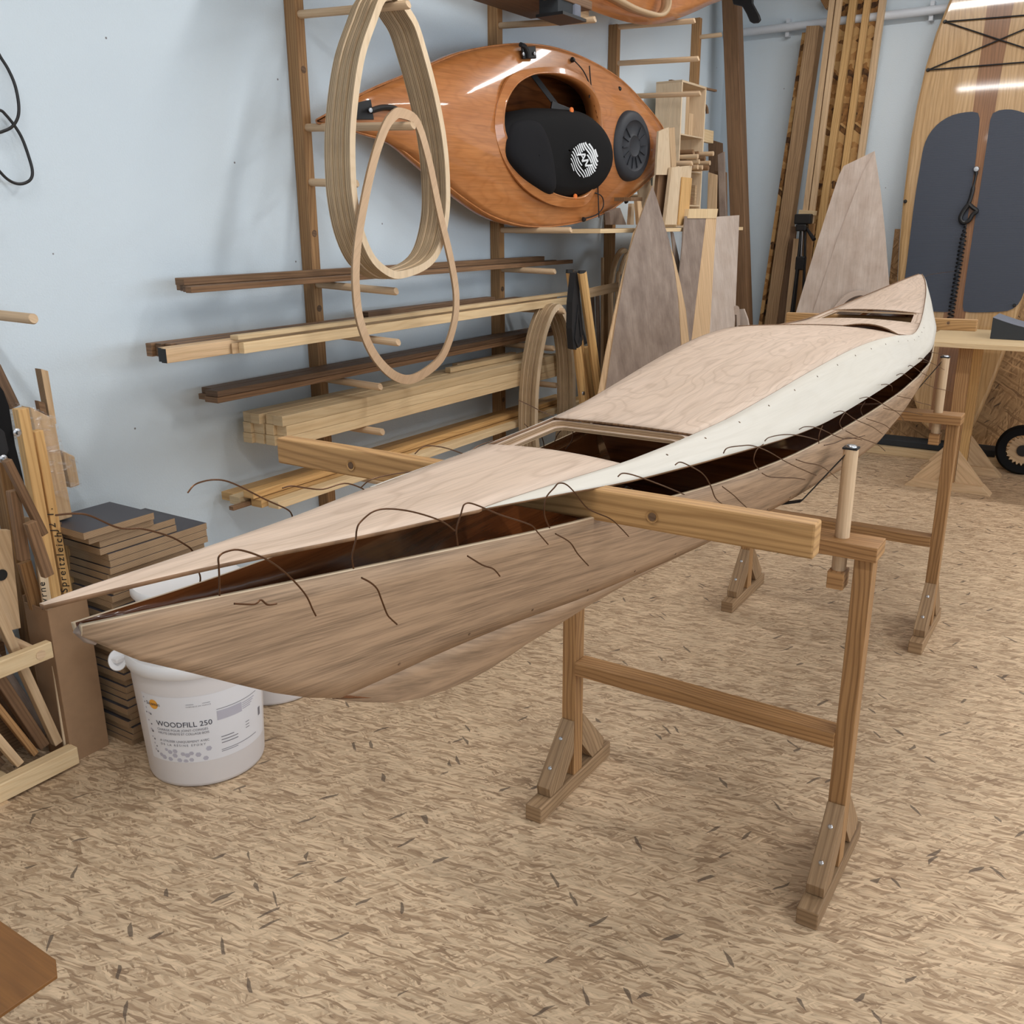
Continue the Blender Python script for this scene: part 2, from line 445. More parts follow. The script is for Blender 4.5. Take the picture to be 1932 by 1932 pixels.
# ---------------------------------------------------------------- camera
def set_camera():
    yaw, pitch, roll = .577394785, .29984686, .006525903
    fw = V((math.cos(yaw)*math.cos(pitch), math.sin(yaw)*math.cos(pitch), -math.sin(pitch)))
    r = fw.cross(V((0, 0, 1))).normalized(); d = fw.cross(r)
    r2 = r*math.cos(roll)+d*math.sin(roll); d2 = d*math.cos(roll)-r*math.sin(roll)
    cd = bpy.data.cameras.new('camera'); cam = bpy.data.objects.new('camera', cd); col.objects.link(cam)
    m = Matrix.Identity(4)
    for i in range(3): m[i][0], m[i][1], m[i][2] = r2[i], -d2[i], -fw[i]
    m[2][3] = 1.5
    cam.matrix_world = m
    cd.sensor_width = cd.sensor_height = 36.0; cd.lens = 36.0*1750/1932; cd.clip_start = .02
    scene.camera = cam
set_camera()

# ---------------------------------------------------------------- room
WY, BX, CZ = 2.65, 6.85, 3.25          # left wall, back wall, ceiling height
X0, Y0 = -3.2, -3.6
def slab(name, lo, hi, m): return structure(MB().box(lo, hi).build(name, m, origin=(0, 0, 0)))
slab('floor', (X0, Y0, -.06), (BX, WY, 0), M['osb'])
slab('ceiling', (X0-.1, Y0-.1, CZ), (BX+.1, WY+.1, CZ+.1), M['ceil'])
slab('wall_left', (X0-.1, WY, -.06), (BX+.1, WY+.1, CZ), M['wall'])
slab('wall_back', (BX, Y0, -.06), (BX+.1, WY, CZ), M['wall'])
slab('wall_right', (X0-.1, Y0-.1, -.06), (BX+.1, Y0, CZ), M['plain_wall'])
slab('wall_front', (X0-.1, Y0, -.06), (X0, WY, CZ), M['plain_wall'])
def uvslab(name, lo, hi, m):
    return structure(MB().box(lo, hi).build(name, m, origin=(0, 0, 0)))
uvslab('trim_1', (6.825, Y0, 0), (6.85, 1.38, 1.46), M['osb_wall'])     # strand-board wainscot
structure(MB().box((6.50, Y0, 0), (6.825, 1.36, .055)).build('trim_2', M['pine'], bevel=.004))   # floor ledge

# white pipe along the back wall
def back_pipe():
    o = empty('wall_pipe', (6.79, .6, 2.75), 'white painted pipe running along the top of the back wall', 'pipe')
    a, b = V((6.79, 2.62, 2.755)), V((6.79, -1.2, 2.755))
    MB().tube([a, b], .026, 16).build('pipe_run', M['pipe'], o, smooth=True)
    for y in (2.2, 1.3, .2): MB().box((6.80, y-.012, 2.70), (6.85, y+.012, 2.81)).build('pipe_clip', M['pipe'], o)
back_pipe()

# ---------------------------------------------------------------- lamps on the ceiling
def lamps():
    e = NT('lamp tube'); e.set(Base_Color=(1, 1, 1, 1), Emission_Color=(1, .985, .96, 1), Emission_Strength=7.0)
    body = plain('lamp housing', (225, 226, 228), .4)
    rows = [(.95, 'rack side row'), (-1.7, 'added fill row')]  # second row is unseen, added as fill to soften the contrast
    cols_ = [(.4, 'nearest the camera'), (2.9, 'in the middle of the room'), (5.4, 'closest to the back wall')]
    for y, rw in rows:
        for x, w in cols_:
            r = empty('ceiling_lamp', (x, y, CZ), 'fluorescent ceiling lamp %s, %s' % (w, rw), 'lamp', 'fluorescent lamps on the ceiling')
            MB().box((x-.07, y-.78, CZ-.05), (x+.07, y+.78, CZ-.001)).build('housing', body, r)
            for s in (-.035, .035):
                MB().tube([(x+s, y-.73, CZ-.075), (x+s, y+.73, CZ-.075)], .014, 10).build('tube', e.m, r, smooth=True)
            ld = bpy.data.lights.new('tube_light', 'AREA'); ld.shape = 'RECTANGLE'; ld.size = .14; ld.size_y = 1.5
            ld.energy = 40; ld.color = (1.0, .985, .965)
            lo = bpy.data.objects.new('tube_light', ld); col.objects.link(lo); lo.location = (x, y, CZ-.10)
    # daylight: cool glowing windows added as fill in the unseen right-hand wall
    fill_pane = NT('window daylight'); fill_pane.set(Base_Color=(.8, .9, 1, 1), Emission_Color=(.78, .89, 1, 1), Emission_Strength=1.5)
    for i, x in enumerate((-1.2, 1.6, 4.4)):
        f = MB()
        for a_, b_ in (((x-1.1, 1.0), (x+1.1, 1.06)), ((x-1.1, 2.34), (x+1.1, 2.4)), ((x-1.1, 1.06), (x-1.04, 2.34)), ((x+1.04, 1.06), (x+1.1, 2.34)), ((x-.03, 1.06), (x+.03, 2.34))):
            f.box((a_[0], Y0, a_[1]), (b_[0], Y0+.05, b_[1]))
        fo = structure(f.build('added_window_%d' % (i+1), body, origin=(0, 0, 0)))
        MB().box((x-1.04, Y0+.004, 1.06), (x+1.04, Y0+.012, 2.34)).build('pane', fill_pane.m, fo)
        ld = bpy.data.lights.new('fill_light', 'AREA'); ld.shape = 'RECTANGLE'; ld.size = 2.0; ld.size_y = 1.25; ld.energy = 60; ld.color = (.80, .90, 1.0)
        lo = bpy.data.objects.new('fill_light', ld); col.objects.link(lo); lo.location = (x, Y0+.06, 1.7); lo.rotation_euler = (PI/2, 0, 0)
    w = bpy.data.worlds.new('world'); scene.world = w; w.use_nodes = True
    w.node_tree.nodes['Background'].inputs[0].default_value = (.9, .95, 1, 1); w.node_tree.nodes['Background'].inputs[1].default_value = .3
lamps()

# ---------------------------------------------------------------- the kayak under construction
YC = lambda x: .74+.041*(x-1.95)
WO = table([(.36, .003), (.4, .0094), (.5, .022), (.6, .039), (.8, .077), (1.0, .116), (1.2, .154), (1.4, .188), (1.6, .216), (1.8, .240), (2.0, .260), (2.3, .281), (2.6, .290), (2.9, .288), (3.05, .287), (3.2, .281), (3.35, .277), (3.5, .2657), (3.65, .25), (3.8, .2336), (3.95, .21), (4.1, .1846), (4.25, .1586), (4.4, .1319), (4.55, .103), (4.7, .073), (4.85, .042), (4.97, .008)])
ZO = table([(.36, 1.2195), (.4, 1.217), (.55, 1.204), (.7, 1.190), (.85, 1.179), (1.0, 1.165), (1.15, 1.150), (1.3, 1.140), (1.45, 1.131), (1.6, 1.121), (1.75, 1.112), (1.9, 1.107), (2.05, 1.107), (2.2, 1.109), (2.35, 1.110), (2.5, 1.109), (2.75, 1.105), (3.05, 1.099), (3.2, 1.097), (3.35, 1.098), (3.5, 1.106), (3.8, 1.124), (4.1, 1.146), (4.4, 1.179), (4.7, 1.218), (4.97, 1.258)])
WK = table([(.86, .0855), (.9, .088), (.95, .0936), (1.0, .0979), (1.1, .1077), (1.2, .1183), (1.3, .126), (1.4, .1325), (1.5, .14), (1.6, .1487), (1.8, .165), (2.0, .18), (2.2, .194), (2.4, .208), (2.6, .222), (2.8, .237), (2.95, .242), (3.1, .240), (3.25, .232), (3.4, .220), (3.6, .2), (3.8, .179), (4.0, .156), (4.2, .132), (4.4, .107), (4.6, .078), (4.8, .044), (4.97, .006)])
ZK = table([(.86, 1.1775), (.95, 1.1751), (1.0, 1.1727), (1.1, 1.1682), (1.2, 1.1639), (1.3, 1.1617), (1.4, 1.160), (1.5, 1.1605), (1.6, 1.1625), (1.8, 1.174), (2.0, 1.187), (2.2, 1.1975), (2.4, 1.204), (2.6, 1.203), (2.8, 1.195), (2.95, 1.182), (3.1, 1.168), (3.25, 1.1605), (3.4, 1.158), (3.6, 1.157), (3.8, 1.1682), (4.0, 1.1816), (4.2, 1.196), (4.4, 1.2114), (4.6, 1.228), (4.8, 1.247), (4.97, 1.264)])
ZS = table([(.38, 1.193), (.4, 1.191), (.55, 1.171), (.7, 1.153), (.85, 1.136), (1.0, 1.120), (1.15, 1.108), (1.3, 1.096), (1.45, 1.085), (1.6, 1.077), (1.75, 1.071), (1.9, 1.069), (2.2, 1.068), (2.5, 1.064), (2.8, 1.056), (3.1, 1.052), (3.4, 1.051), (3.7, 1.062), (4.0, 1.080), (4.3, 1.112), (4.6, 1.158), (4.8, 1.195), (4.9, 1.215)])
WC = table([(.68, 0), (.85, .022), (1.0, .05), (1.2, .09), (1.5, .14), (1.8, .18), (2.2, .215), (2.6, .23), (3.0, .225), (3.3, .21), (3.6, .185), (3.9, .15), (4.2, .105), (4.5, .05), (4.62, .012), (4.9, 0)])
ZC = table([(.68, .9865), (.75, .979), (.85, .9748), (1.0, .968), (1.15, .9577), (1.3, .9508), (1.45, .9446), (1.6, .9396), (1.75, .9358), (1.9, .9299), (2.05, .9252), (2.2, .9214), (2.35, .9116), (2.5, .9061), (2.65, .8983), (2.8, .8905), (2.95, .892), (3.1, .8887), (3.3, .89), (3.6, .90), (3.9, .925), (4.2, .965), (4.5, 1.02), (4.62, 1.055), (4.9, 1.20)])
ZKEEL = table([(.385, 1.187), (.4, 1.167), (.5, 1.098), (.6, 1.031), (.68, .9865), (.7, .9745), (.8, .925), (.9, .8955), (1.0, .879), (1.1, .8735), (1.3, .868), (1.8, .862), (2.6, .858), (3.2, .860), (3.6, .87), (3.9, .893), (4.2, .94), (4.5, 1.005), (4.62, 1.045), (4.9, 1.205)])

def frange(a, b, n): return [a+(b-a)*i/(n-1) for i in range(n)]
HULL_L = (V((0, -1, 0)))
def build_kayak():
    K = empty('kayak', (2.6, YC(2.6), .858), 'long bare plywood kayak with loose deck stitched by copper wire, lying on two wooden stands', 'kayak')
    # hull: two side panels and a V bottom, each 5 mm plywood
    xs = frange(.388, 4.88, 91)
    for s in (-1, 1):
        b = MB(); rows = []
        for x in xs:
            if x < .68: lo = (x, YC(x)+s*.0051, ZKEEL(x))
            elif x > 4.62: lo = (x, YC(x)+s*.001, ZKEEL(x))
            else: lo = (x, YC(x)+s*max(WC(x), .0051), ZC(x))
            hi = (x, YC(x)+s*max(WO(x), .006), ZS(x))
            lo, hi = V(lo), V(hi); bulge = V((0, s*.012*min(1, WO(x)/.2), 0))
            rows.append([lo.lerp(hi, t)+bulge*4*t*(1-t) for t in frange(0, 1, 7)])
        b.grid(rows, 0, lambda p: (p.x-.1*p.z, p.z+.10*p.x+.03*s))
        b.build('hull_side', [M['hull_out'], M['hull_in'], M['birch']], K, smooth=True, solid=(.005, -1 if s < 0 else -1, 1, 2))
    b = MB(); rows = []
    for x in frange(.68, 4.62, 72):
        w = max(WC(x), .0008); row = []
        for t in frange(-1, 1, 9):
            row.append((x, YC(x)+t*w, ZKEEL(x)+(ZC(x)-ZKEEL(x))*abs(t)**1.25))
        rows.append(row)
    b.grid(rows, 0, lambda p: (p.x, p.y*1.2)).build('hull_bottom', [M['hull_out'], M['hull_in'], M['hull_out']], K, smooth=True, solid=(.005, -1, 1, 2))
    # stem cap at the bow, rough epoxied edge
    st = [(.402, YC(.402), 1.170), (.395, YC(.395), 1.177), (.389, YC(.389), 1.186), (.394, YC(.394), 1.190)]
    MB().tube(st, [.002, .004, .0045, .003], 10).build('stem', M['grey_wood'], K, smooth=True)
    # bulkheads inside
    for x in (1.86, 3.45):
        pts = [(x, YC(x)-WO(x)+.008, ZS(x)-.012), (x, YC(x)-WC(x)+.006, ZC(x)+.004), (x, YC(x), ZKEEL(x)+.008), (x, YC(x)+WC(x)-.006, ZC(x)+.004), (x, YC(x)+WO(x)-.008, ZS(x)-.012)]
        MB().prism(pts, (.006, 0, 0), (0, 1, 0)).build('bulkhead', M['hull_in'], K)
    # fore deck panel ahead of the hatch
    T = .004
    def crown(x, w, n=9, z=None, h=.35):
        return [(x, YC(x)+t*w, (z if z is not None else ZO(x))+(1-t*t)*w*.05) for t in frange(-1, 1, n)]
    rows = [[V(p) for p in crown(x, WO(x))] for x in frange(.362, .86, 20)]
    rows += [[V(p) for p in crown(x, WK(x), z=ZK(x))] for x in frange(.88, 1.2, 14)]
    b = MB().grid(rows)
    mats = [M['okoume'], M['hull_in'], M['mahog']]
    b.build('fore_deck', mats, K, smooth=True, solid=(T, -1, 1, 2))
    # centre deck between the fore hatch and the curved aft edge
    HX = 1.458; rows = []
    for i, x in enumerate(frange(0, 1, 44)):
        row = []
        for t in frange(-1, 1, 15):
            xe = 2.87+.27*(1-t*t)
            xx = HX+(xe-HX)*x
            w = WK(min(xx, 2.95)) if xx > 2.95 else WK(xx)
            z = ZK(xx) if xx < 2.75 else ZK(2.75)-(xx-2.75)*.055
            row.append((xx, YC(xx)+t*w, z+(1-t*t)*w*.02))
        rows.append(row)
    MB().grid(rows).build('centre_deck', mats, K, smooth=True, solid=(T, -1, 1, 2))
    # aft deck with its hatch opening
    b = MB(); rows = []
    za = lambda x, t: ZK(x)-.004+(1-t*t)*WK(x)*.05
    for u in frange(0, 1, 18):
        row = []
        for t in frange(-1, 1, 21):
            xs_ = 2.872+.27*(1-t*t); x = xs_+(3.625-xs_)*u; w = WK(x)-.002
            ze = ZK(2.75)-(xs_-2.75)*.055+(1-t*t)*.0048
            lift = .003+(.013*max(0, math.sin(PI*min(1, max(0, (-t-.12)/.86)))) if t < 0 else 0)
            row.append((x, YC(x)+t*w, za(x, t)+(ze+lift-za(xs_, t))*(1-u)**2.2))
        rows.append(row)
    b.grid(rows)
    hx0, hx1 = 3.625, 3.865
    for s in (-1, 1):
        rows = [[(x, YC(x)+s*WK(x)*f, ZK(x)-.003) for f in (.90, 1.0)] for x in frange(hx0, hx1, 7)]
        if s < 0: rows = [r[::-1] for r in rows]
        b.grid(rows)
    rows = [crown(x, WK(x)-.001, 11, ZK(x)-.003) for x in frange(hx1, 4.962, 20)]; b.grid(rows)
    b.build('aft_deck', mats, K, smooth=True, solid=(T, -1, 1, 2))
    # pale side decks, sheer edge to knuckle
    for s in (-1, 1):
        rows = []
        for x in frange(.868, 4.966, 80):
            a, c = V((x, YC(x)+s*WO(x), ZO(x))), V((x, YC(x)+s*(WK(x)+.001), ZK(x)))
            if 2.75 < x < 3.15: c.z = ZK(x)+.001
            row = [a.lerp(c, t)+V((0, s*.006, .006))*4*t*(1-t)*min(1, WO(x)-WK(x)+.1) for t in frange(0, 1, 6)]
            rows.append(row if s < 0 else row[::-1])
        MB().grid(rows).build('side_deck', [M['white_ply'], M['hull_in'], M['mahog']], K, smooth=True, solid=(T, -1, 1, 2))
    # recessed hatch frames: a stepped plywood ring under each opening
    def frame(x0, x1, sh, drop, wid, rad, cr, th):
        def loop(ix, z):
            pts = []
            xa, xb = x0+ix, x1-ix
            def cor(xc, sy, a0):
                for k in range(5):
                    a = a0+k*PI/8
                    x = xc+(rad*math.cos(a)); w = WK(x)*sh-ix-rad
                    y = YC(x)+sy*w+rad*math.sin(a)
                    tt = (y-YC(x))/WK(x); pts.append((x, y, ZK(x)+z+(1-tt*tt)*WK(x)*cr))
            cor(xb-rad, 1, 0); cor(xa+rad, 1, PI/2); cor(xa+rad, -1, PI); cor(xb-rad, -1, 3*PI/2)
            return pts
        return MB().ring(loop(-.004, -.005), loop(.004, -.005), (0, 0, -drop), 0, 1).ring(loop(.002, -.005-drop), loop(wid, -.005-drop), (0, 0, -th), 0, 1)
    frame(1.2, HX, .985, .009, .014, .018, .035, .006).build('hatch_frame', [M['okoume'], M['ply_edge']], K)
    frame(hx0, hx1, .90, .003, .013, .010, .045, .003).build('hatch_frame', [M['okoume'], M['ply_edge']], K)
    # small drill holes along the chine and the knuckle
    def hole(p, n): MB().lathe([(0, .0006), (.0021, .0006), (.0021, 0)], p, 8, n).build('drill_hole', M['walnut'], K)
    for i in range(14):
        x = .78+.125*i
        lo, hi = V((x, YC(x)-max(WC(x), .005), ZC(x))), V((x, YC(x)-WO(x), ZS(x))); n = V((0, -(hi.z-lo.z), -(lo.y-hi.y))).normalized()
        t = .016/(hi-lo).length
        hole(lo.lerp(hi, t)+V((0, -.012*min(1, WO(x)/.2)*4*t*(1-t), 0)), n)
    for i in range(16):
        x = 1.32+.15*i
        a_, c_ = V((x, YC(x)-WO(x), ZO(x))), V((x, YC(x)-WK(x)-.001, ZK(x))); t = 1-.018/(c_-a_).length
        n = V((0, -(c_.z-a_.z), c_.y-a_.y)).normalized()
        hole(a_.lerp(c_, t)+V((0, -.006, .006))*4*t*(1-t)*min(1, WO(x)-WK(x)+.1), n)
    # copper stitches
    def wires(paths, mat=M['copper']):
        for y, px in paths:
            MB().tube(curve(px, 5), .0009, 6).build('copper_wire', mat, K, smooth=True)
    near = [
      (0, [(0.4711, 0.6, 1.2049),(0.4725, 0.6, 1.2159),(0.4736, 0.6, 1.2297),(0.4748, 0.6, 1.2387),(0.4844, 0.6, 1.2405),(0.4983, 0.6, 1.2372),(0.5234, 0.6, 1.2218),(0.5463, 0.6, 1.2004),(0.5669, 0.6, 1.1737),(0.5753, 0.6, 1.1546),(0.5788, 0.6, 1.1469)]),
      (0, [(0.6074, 0.575, 1.1905),(0.6062, 0.575, 1.2031),(0.6125, 0.575, 1.2171),(0.6148, 0.575, 1.227),(0.6205, 0.575, 1.2333),(0.6397, 0.575, 1.2387),(0.6629, 0.575, 1.2353),(0.6993, 0.575, 1.2225),(0.7427, 0.575, 1.2017),(0.7684, 0.575, 1.1832)]),
      (0, [(0.7398, 0.55, 1.1786),(0.7378, 0.55, 1.1968),(0.7458, 0.55, 1.2109),(0.7498, 0.55, 1.2179),(0.7528, 0.55, 1.2207),(0.7614, 0.55, 1.2202),(0.7807, 0.55, 1.2117),(0.8215, 0.55, 1.1908),(0.883, 0.55, 1.1626),(0.901, 0.55, 1.1476),(0.9248, 0.55, 1.1258)]),
      (0, [(0.8777, 0.52, 1.1653),(0.8657, 0.52, 1.1852),(0.8691, 0.52, 1.2033),(0.8879, 0.52, 1.2113),(0.8976, 0.52, 1.2141),(0.915, 0.52, 1.2087),(0.937, 0.52, 1.1929),(0.9713, 0.52, 1.1641),(1.0299, 0.52, 1.136),(1.0617, 0.52, 1.1148),(1.0885, 0.52, 1.0944)]),
      (0, [(1.0106, 0.5, 1.1993),(1.0223, 0.5, 1.2008),(1.047, 0.5, 1.1939),(1.0877, 0.5, 1.1789),(1.168, 0.5, 1.1473),(1.2293, 0.5, 1.1222)]),
      (0, [(1.1311, 0.475, 1.1916),(1.1452, 0.475, 1.1922),(1.17, 0.475, 1.1839),(1.2314, 0.475, 1.1572),(1.266, 0.475, 1.1317),(1.2915, 0.475, 1.1049),(1.3304, 0.475, 1.0841)]),
      (0, [(1.5676, 0.5, 1.0849),(1.535, 0.5, 1.1073),(1.5451, 0.5, 1.1241),(1.5807, 0.5, 1.1284)]),
      (0, [(1.2583, 0.455, 1.184),(1.2746, 0.455, 1.1886),(1.3366, 0.455, 1.1794),(1.3862, 0.455, 1.1696),(1.4691, 0.455, 1.1433),(1.596, 0.455, 1.0954),(1.7822, 0.455, 1.0319)]),
      (0, [(1.4454, 0.455, 1.1657),(1.4688, 0.455, 1.1673),(1.5499, 0.455, 1.1565),(1.6474, 0.455, 1.1362),(1.7657, 0.455, 1.1056)]),
      (0, [(1.8385, 0.47, 1.0823),(1.8329, 0.47, 1.0994),(1.8539, 0.47, 1.1159)]),
      (0, [(1.6191, 0.45, 1.1535),(1.6583, 0.45, 1.1512),(1.7499, 0.45, 1.1316),(1.8989, 0.45, 1.0871),(1.9921, 0.45, 1.0648),(2.1518, 0.45, 1.0414)]),
      (0, [(2.0232, 0.47, 1.0774),(1.9897, 0.47, 1.0972),(2.0114, 0.47, 1.1082),(2.0316, 0.47, 1.1128)]),
      (0, [(1.8501, 0.45, 1.1441),(1.9218, 0.45, 1.1354),(2.0468, 0.45, 1.0961),(2.214, 0.45, 1.0509),(2.3437, 0.45, 1.0091)]),
      (0, [(2.2499, 0.48, 1.0665),(2.2202, 0.48, 1.0877),(2.256, 0.48, 1.0995)]),
      (0, [(2.0607, 0.45, 1.1399),(2.1529, 0.45, 1.1281),(2.3365, 0.45, 1.0806),(2.515, 0.45, 1.0312),(2.6, 0.45, 0.9984)]),
      (0, [(2.3682, 0.47, 1.1243),(2.4239, 0.47, 1.1177),(2.4917, 0.47, 1.1041),(2.5063, 0.47, 1.0884)]),
      (0, [(2.5984, 0.48, 1.1161),(2.6538, 0.48, 1.113),(2.7157, 0.48, 1.1019),(2.8198, 0.48, 1.0745)]),
      (0, [(2.7977, 0.49, 1.1126),(2.8524, 0.49, 1.1088),(3.0421, 0.49, 1.0626),(3.2179, 0.49, 1.026)]),
      (0, [(3.0104, 0.5, 1.1074),(3.0533, 0.5, 1.1055),(3.2802, 0.5, 1.0616),(3.544, 0.5, 1.0071)]),
      (0, [(3.2806, 0.52, 1.0945),(3.3187, 0.52, 1.0937),(3.554, 0.52, 1.0599),(3.7436, 0.52, 1.0305)]),
      (0, [(3.0191, 0.48, 1.0376),(3.2622, 0.48, 0.9863),(3.6273, 0.48, 0.922)]),
      (0, [(0.4758, 0.588, 1.1988),(0.4968, 0.588, 1.1908),(0.5042, 0.588, 1.1921),(0.5113, 0.588, 1.1851),(0.5215, 0.588, 1.1825)]),
      (0, [(0.5907, 0.55, 1.192),(0.6031, 0.55, 1.1827),(0.6114, 0.55, 1.1735),(0.6165, 0.55, 1.1609),(0.6231, 0.55, 1.1443),(0.6281, 0.55, 1.1375),(0.637, 0.55, 1.128)]),
      (0, [(0.729, 0.53, 1.1746),(0.7553, 0.53, 1.1564),(0.7731, 0.53, 1.1471),(0.7811, 0.53, 1.1408),(0.7883, 0.53, 1.1329)]),
      (0, [(0.8741, 0.51, 1.161),(0.9078, 0.51, 1.1408),(0.9278, 0.51, 1.1201),(0.9554, 0.51, 1.0963)]),
      (0, [(1.2487, 0.45, 1.137),(1.3014, 0.45, 1.1105),(1.3271, 0.45, 1.0957),(1.3644, 0.45, 1.0751)]),
      (0, [(1.3808, 0.435, 1.1292),(1.4286, 0.435, 1.1123),(1.5651, 0.435, 1.0792),(1.6303, 0.435, 1.0613)]),
      (0, [(1.5438, 0.43, 1.1174),(1.6051, 0.43, 1.0987),(1.7161, 0.43, 1.0677),(1.8483, 0.43, 1.0138)]),
      (0, [(1.7206, 0.43, 1.1072),(1.7986, 0.43, 1.0959),(1.9026, 0.43, 1.0865),(2.0298, 0.43, 1.0576)]),
      (0, [(1.8786, 0.43, 1.1051),(1.9969, 0.43, 1.0696),(2.1627, 0.43, 1.0246),(2.2252, 0.43, 1.0048),(2.2933, 0.43, 0.9795)]),
      (0, [(2.0538, 0.43, 1.0993),(2.2266, 0.43, 1.057),(2.2921, 0.43, 1.0377),(2.3786, 0.43, 1.0075)]),
      (0, [(2.2182, 0.43, 1.0955),(2.3656, 0.43, 1.0649),(2.5441, 0.43, 1.0325),(2.7529, 0.43, 0.9888)]),
      (0, [(2.4187, 0.44, 1.0921),(2.6193, 0.44, 1.0531),(2.7044, 0.44, 1.0327),(2.9537, 0.44, 0.9823)]),
    ]
    far = [
      (0, [(0.4215, 0.74, 1.2657),(0.4383, 0.74, 1.2627),(0.4526, 0.74, 1.257),(0.474, 0.74, 1.2412),(0.4868, 0.74, 1.2351),(0.5031, 0.74, 1.2305),(0.5306, 0.74, 1.2153),(0.5473, 0.74, 1.2017),(0.554, 0.74, 1.1942),(0.5539, 0.74, 1.1886)]),
      (0, [(0.5427, 0.72, 1.1827),(0.5451, 0.72, 1.172),(0.5415, 0.72, 1.1592)]),
      (0, [(0.5717, 0.76, 1.2459),(0.5829, 0.76, 1.2526),(0.6062, 0.76, 1.2516),(0.6294, 0.76, 1.2422),(0.6705, 0.76, 1.2145),(0.7, 0.76, 1.1959),(0.7073, 0.76, 1.1877),(0.7082, 0.76, 1.1811)]),
      (0, [(0.7167, 0.76, 1.1414),(0.7119, 0.76, 1.1364),(0.7041, 0.76, 1.1336)]),
      (0, [(0.7153, 0.78, 1.2135),(0.7293, 0.78, 1.2127),(0.7541, 0.78, 1.2042),(0.78, 0.78, 1.1967),(0.8171, 0.78, 1.1953),(0.8453, 0.78, 1.1831),(0.8528, 0.78, 1.1771),(0.8545, 0.78, 1.1724)]),
      (0, [(0.868, 0.8, 1.1747),(0.8881, 0.8, 1.1808),(0.9311, 0.8, 1.1783),(0.9741, 0.8, 1.1724)]),
      (0, [(1.0059, 0.82, 1.1891),(1.0209, 0.82, 1.1947),(1.0394, 0.82, 1.1941),(1.0774, 0.82, 1.1833),(1.1212, 0.82, 1.1654)]),
      (0, [(1.1576, 0.83, 1.1617),(1.181, 0.83, 1.1656),(1.2187, 0.83, 1.1653)]),
      (0, [(1.3739, 0.88, 1.2033),(1.413, 0.88, 1.1875),(1.4692, 0.88, 1.1634),(1.5147, 0.88, 1.1486)]),
      (0, [(1.379, 0.87, 1.1604),(1.3897, 0.87, 1.1527),(1.4042, 0.87, 1.1442)]),
      (0, [(1.4212, 0.86, 1.1303),(1.4288, 0.86, 1.115),(1.427, 0.86, 1.1033),(1.4195, 0.86, 1.0948)]),
      (0, [(1.5798, 0.9, 1.0695),(1.6032, 0.9, 1.0812),(1.6094, 0.9, 1.0965),(1.6047, 0.9, 1.1105)]),
      (0, [(1.5696, 0.92, 1.0843),(1.582, 0.92, 1.0972),(1.6074, 0.92, 1.1078)]),
      (0, [(4.8962, 0.83, 1.2533),(5.1035, 0.83, 1.2563),(5.7606, 0.83, 1.2414)]),
    ]
    wires(near[:22]+near[22:]); wires(far)
    return K
build_kayak()

# ---------------------------------------------------------------- loose battens pushed between hull and deck
def batten(name, x, yz0, yz1, th, h, label, knots):
    r = MB().beam((x, yz0[0], yz0[1]), (x, yz1[0], yz1[1]), th, h)
    o = r.build(name, M['batten'], bevel=.003); tag(o, label, 'batten')
    for (y, z) in knots:
        MB().tube([(x-th/2-.0015, y, z), (x-th/2+.006, y, z)], .0055, 14).build('screw_hole', M['walnut'], o)
        MB().lathe([(.0085, 0), (.0055, .0012)], (x-th/2-.0014, y, z), 16, (1, 0, 0)).build('countersink', M['batten'], o)
    return o
batten('batten', 1.10, (.272, 1.1315), (1.190, 1.1315), .028, .045, 'long honey-coloured batten lying across the kayak under its fore deck', [(.485, 1.129), (1.02, 1.128)])
batten('batten', 4.10, (.482, 1.112), (1.235, 1.108), .030, .045, 'short pine batten lying across the kayak under its aft hatch', [(.585, 1.118)])

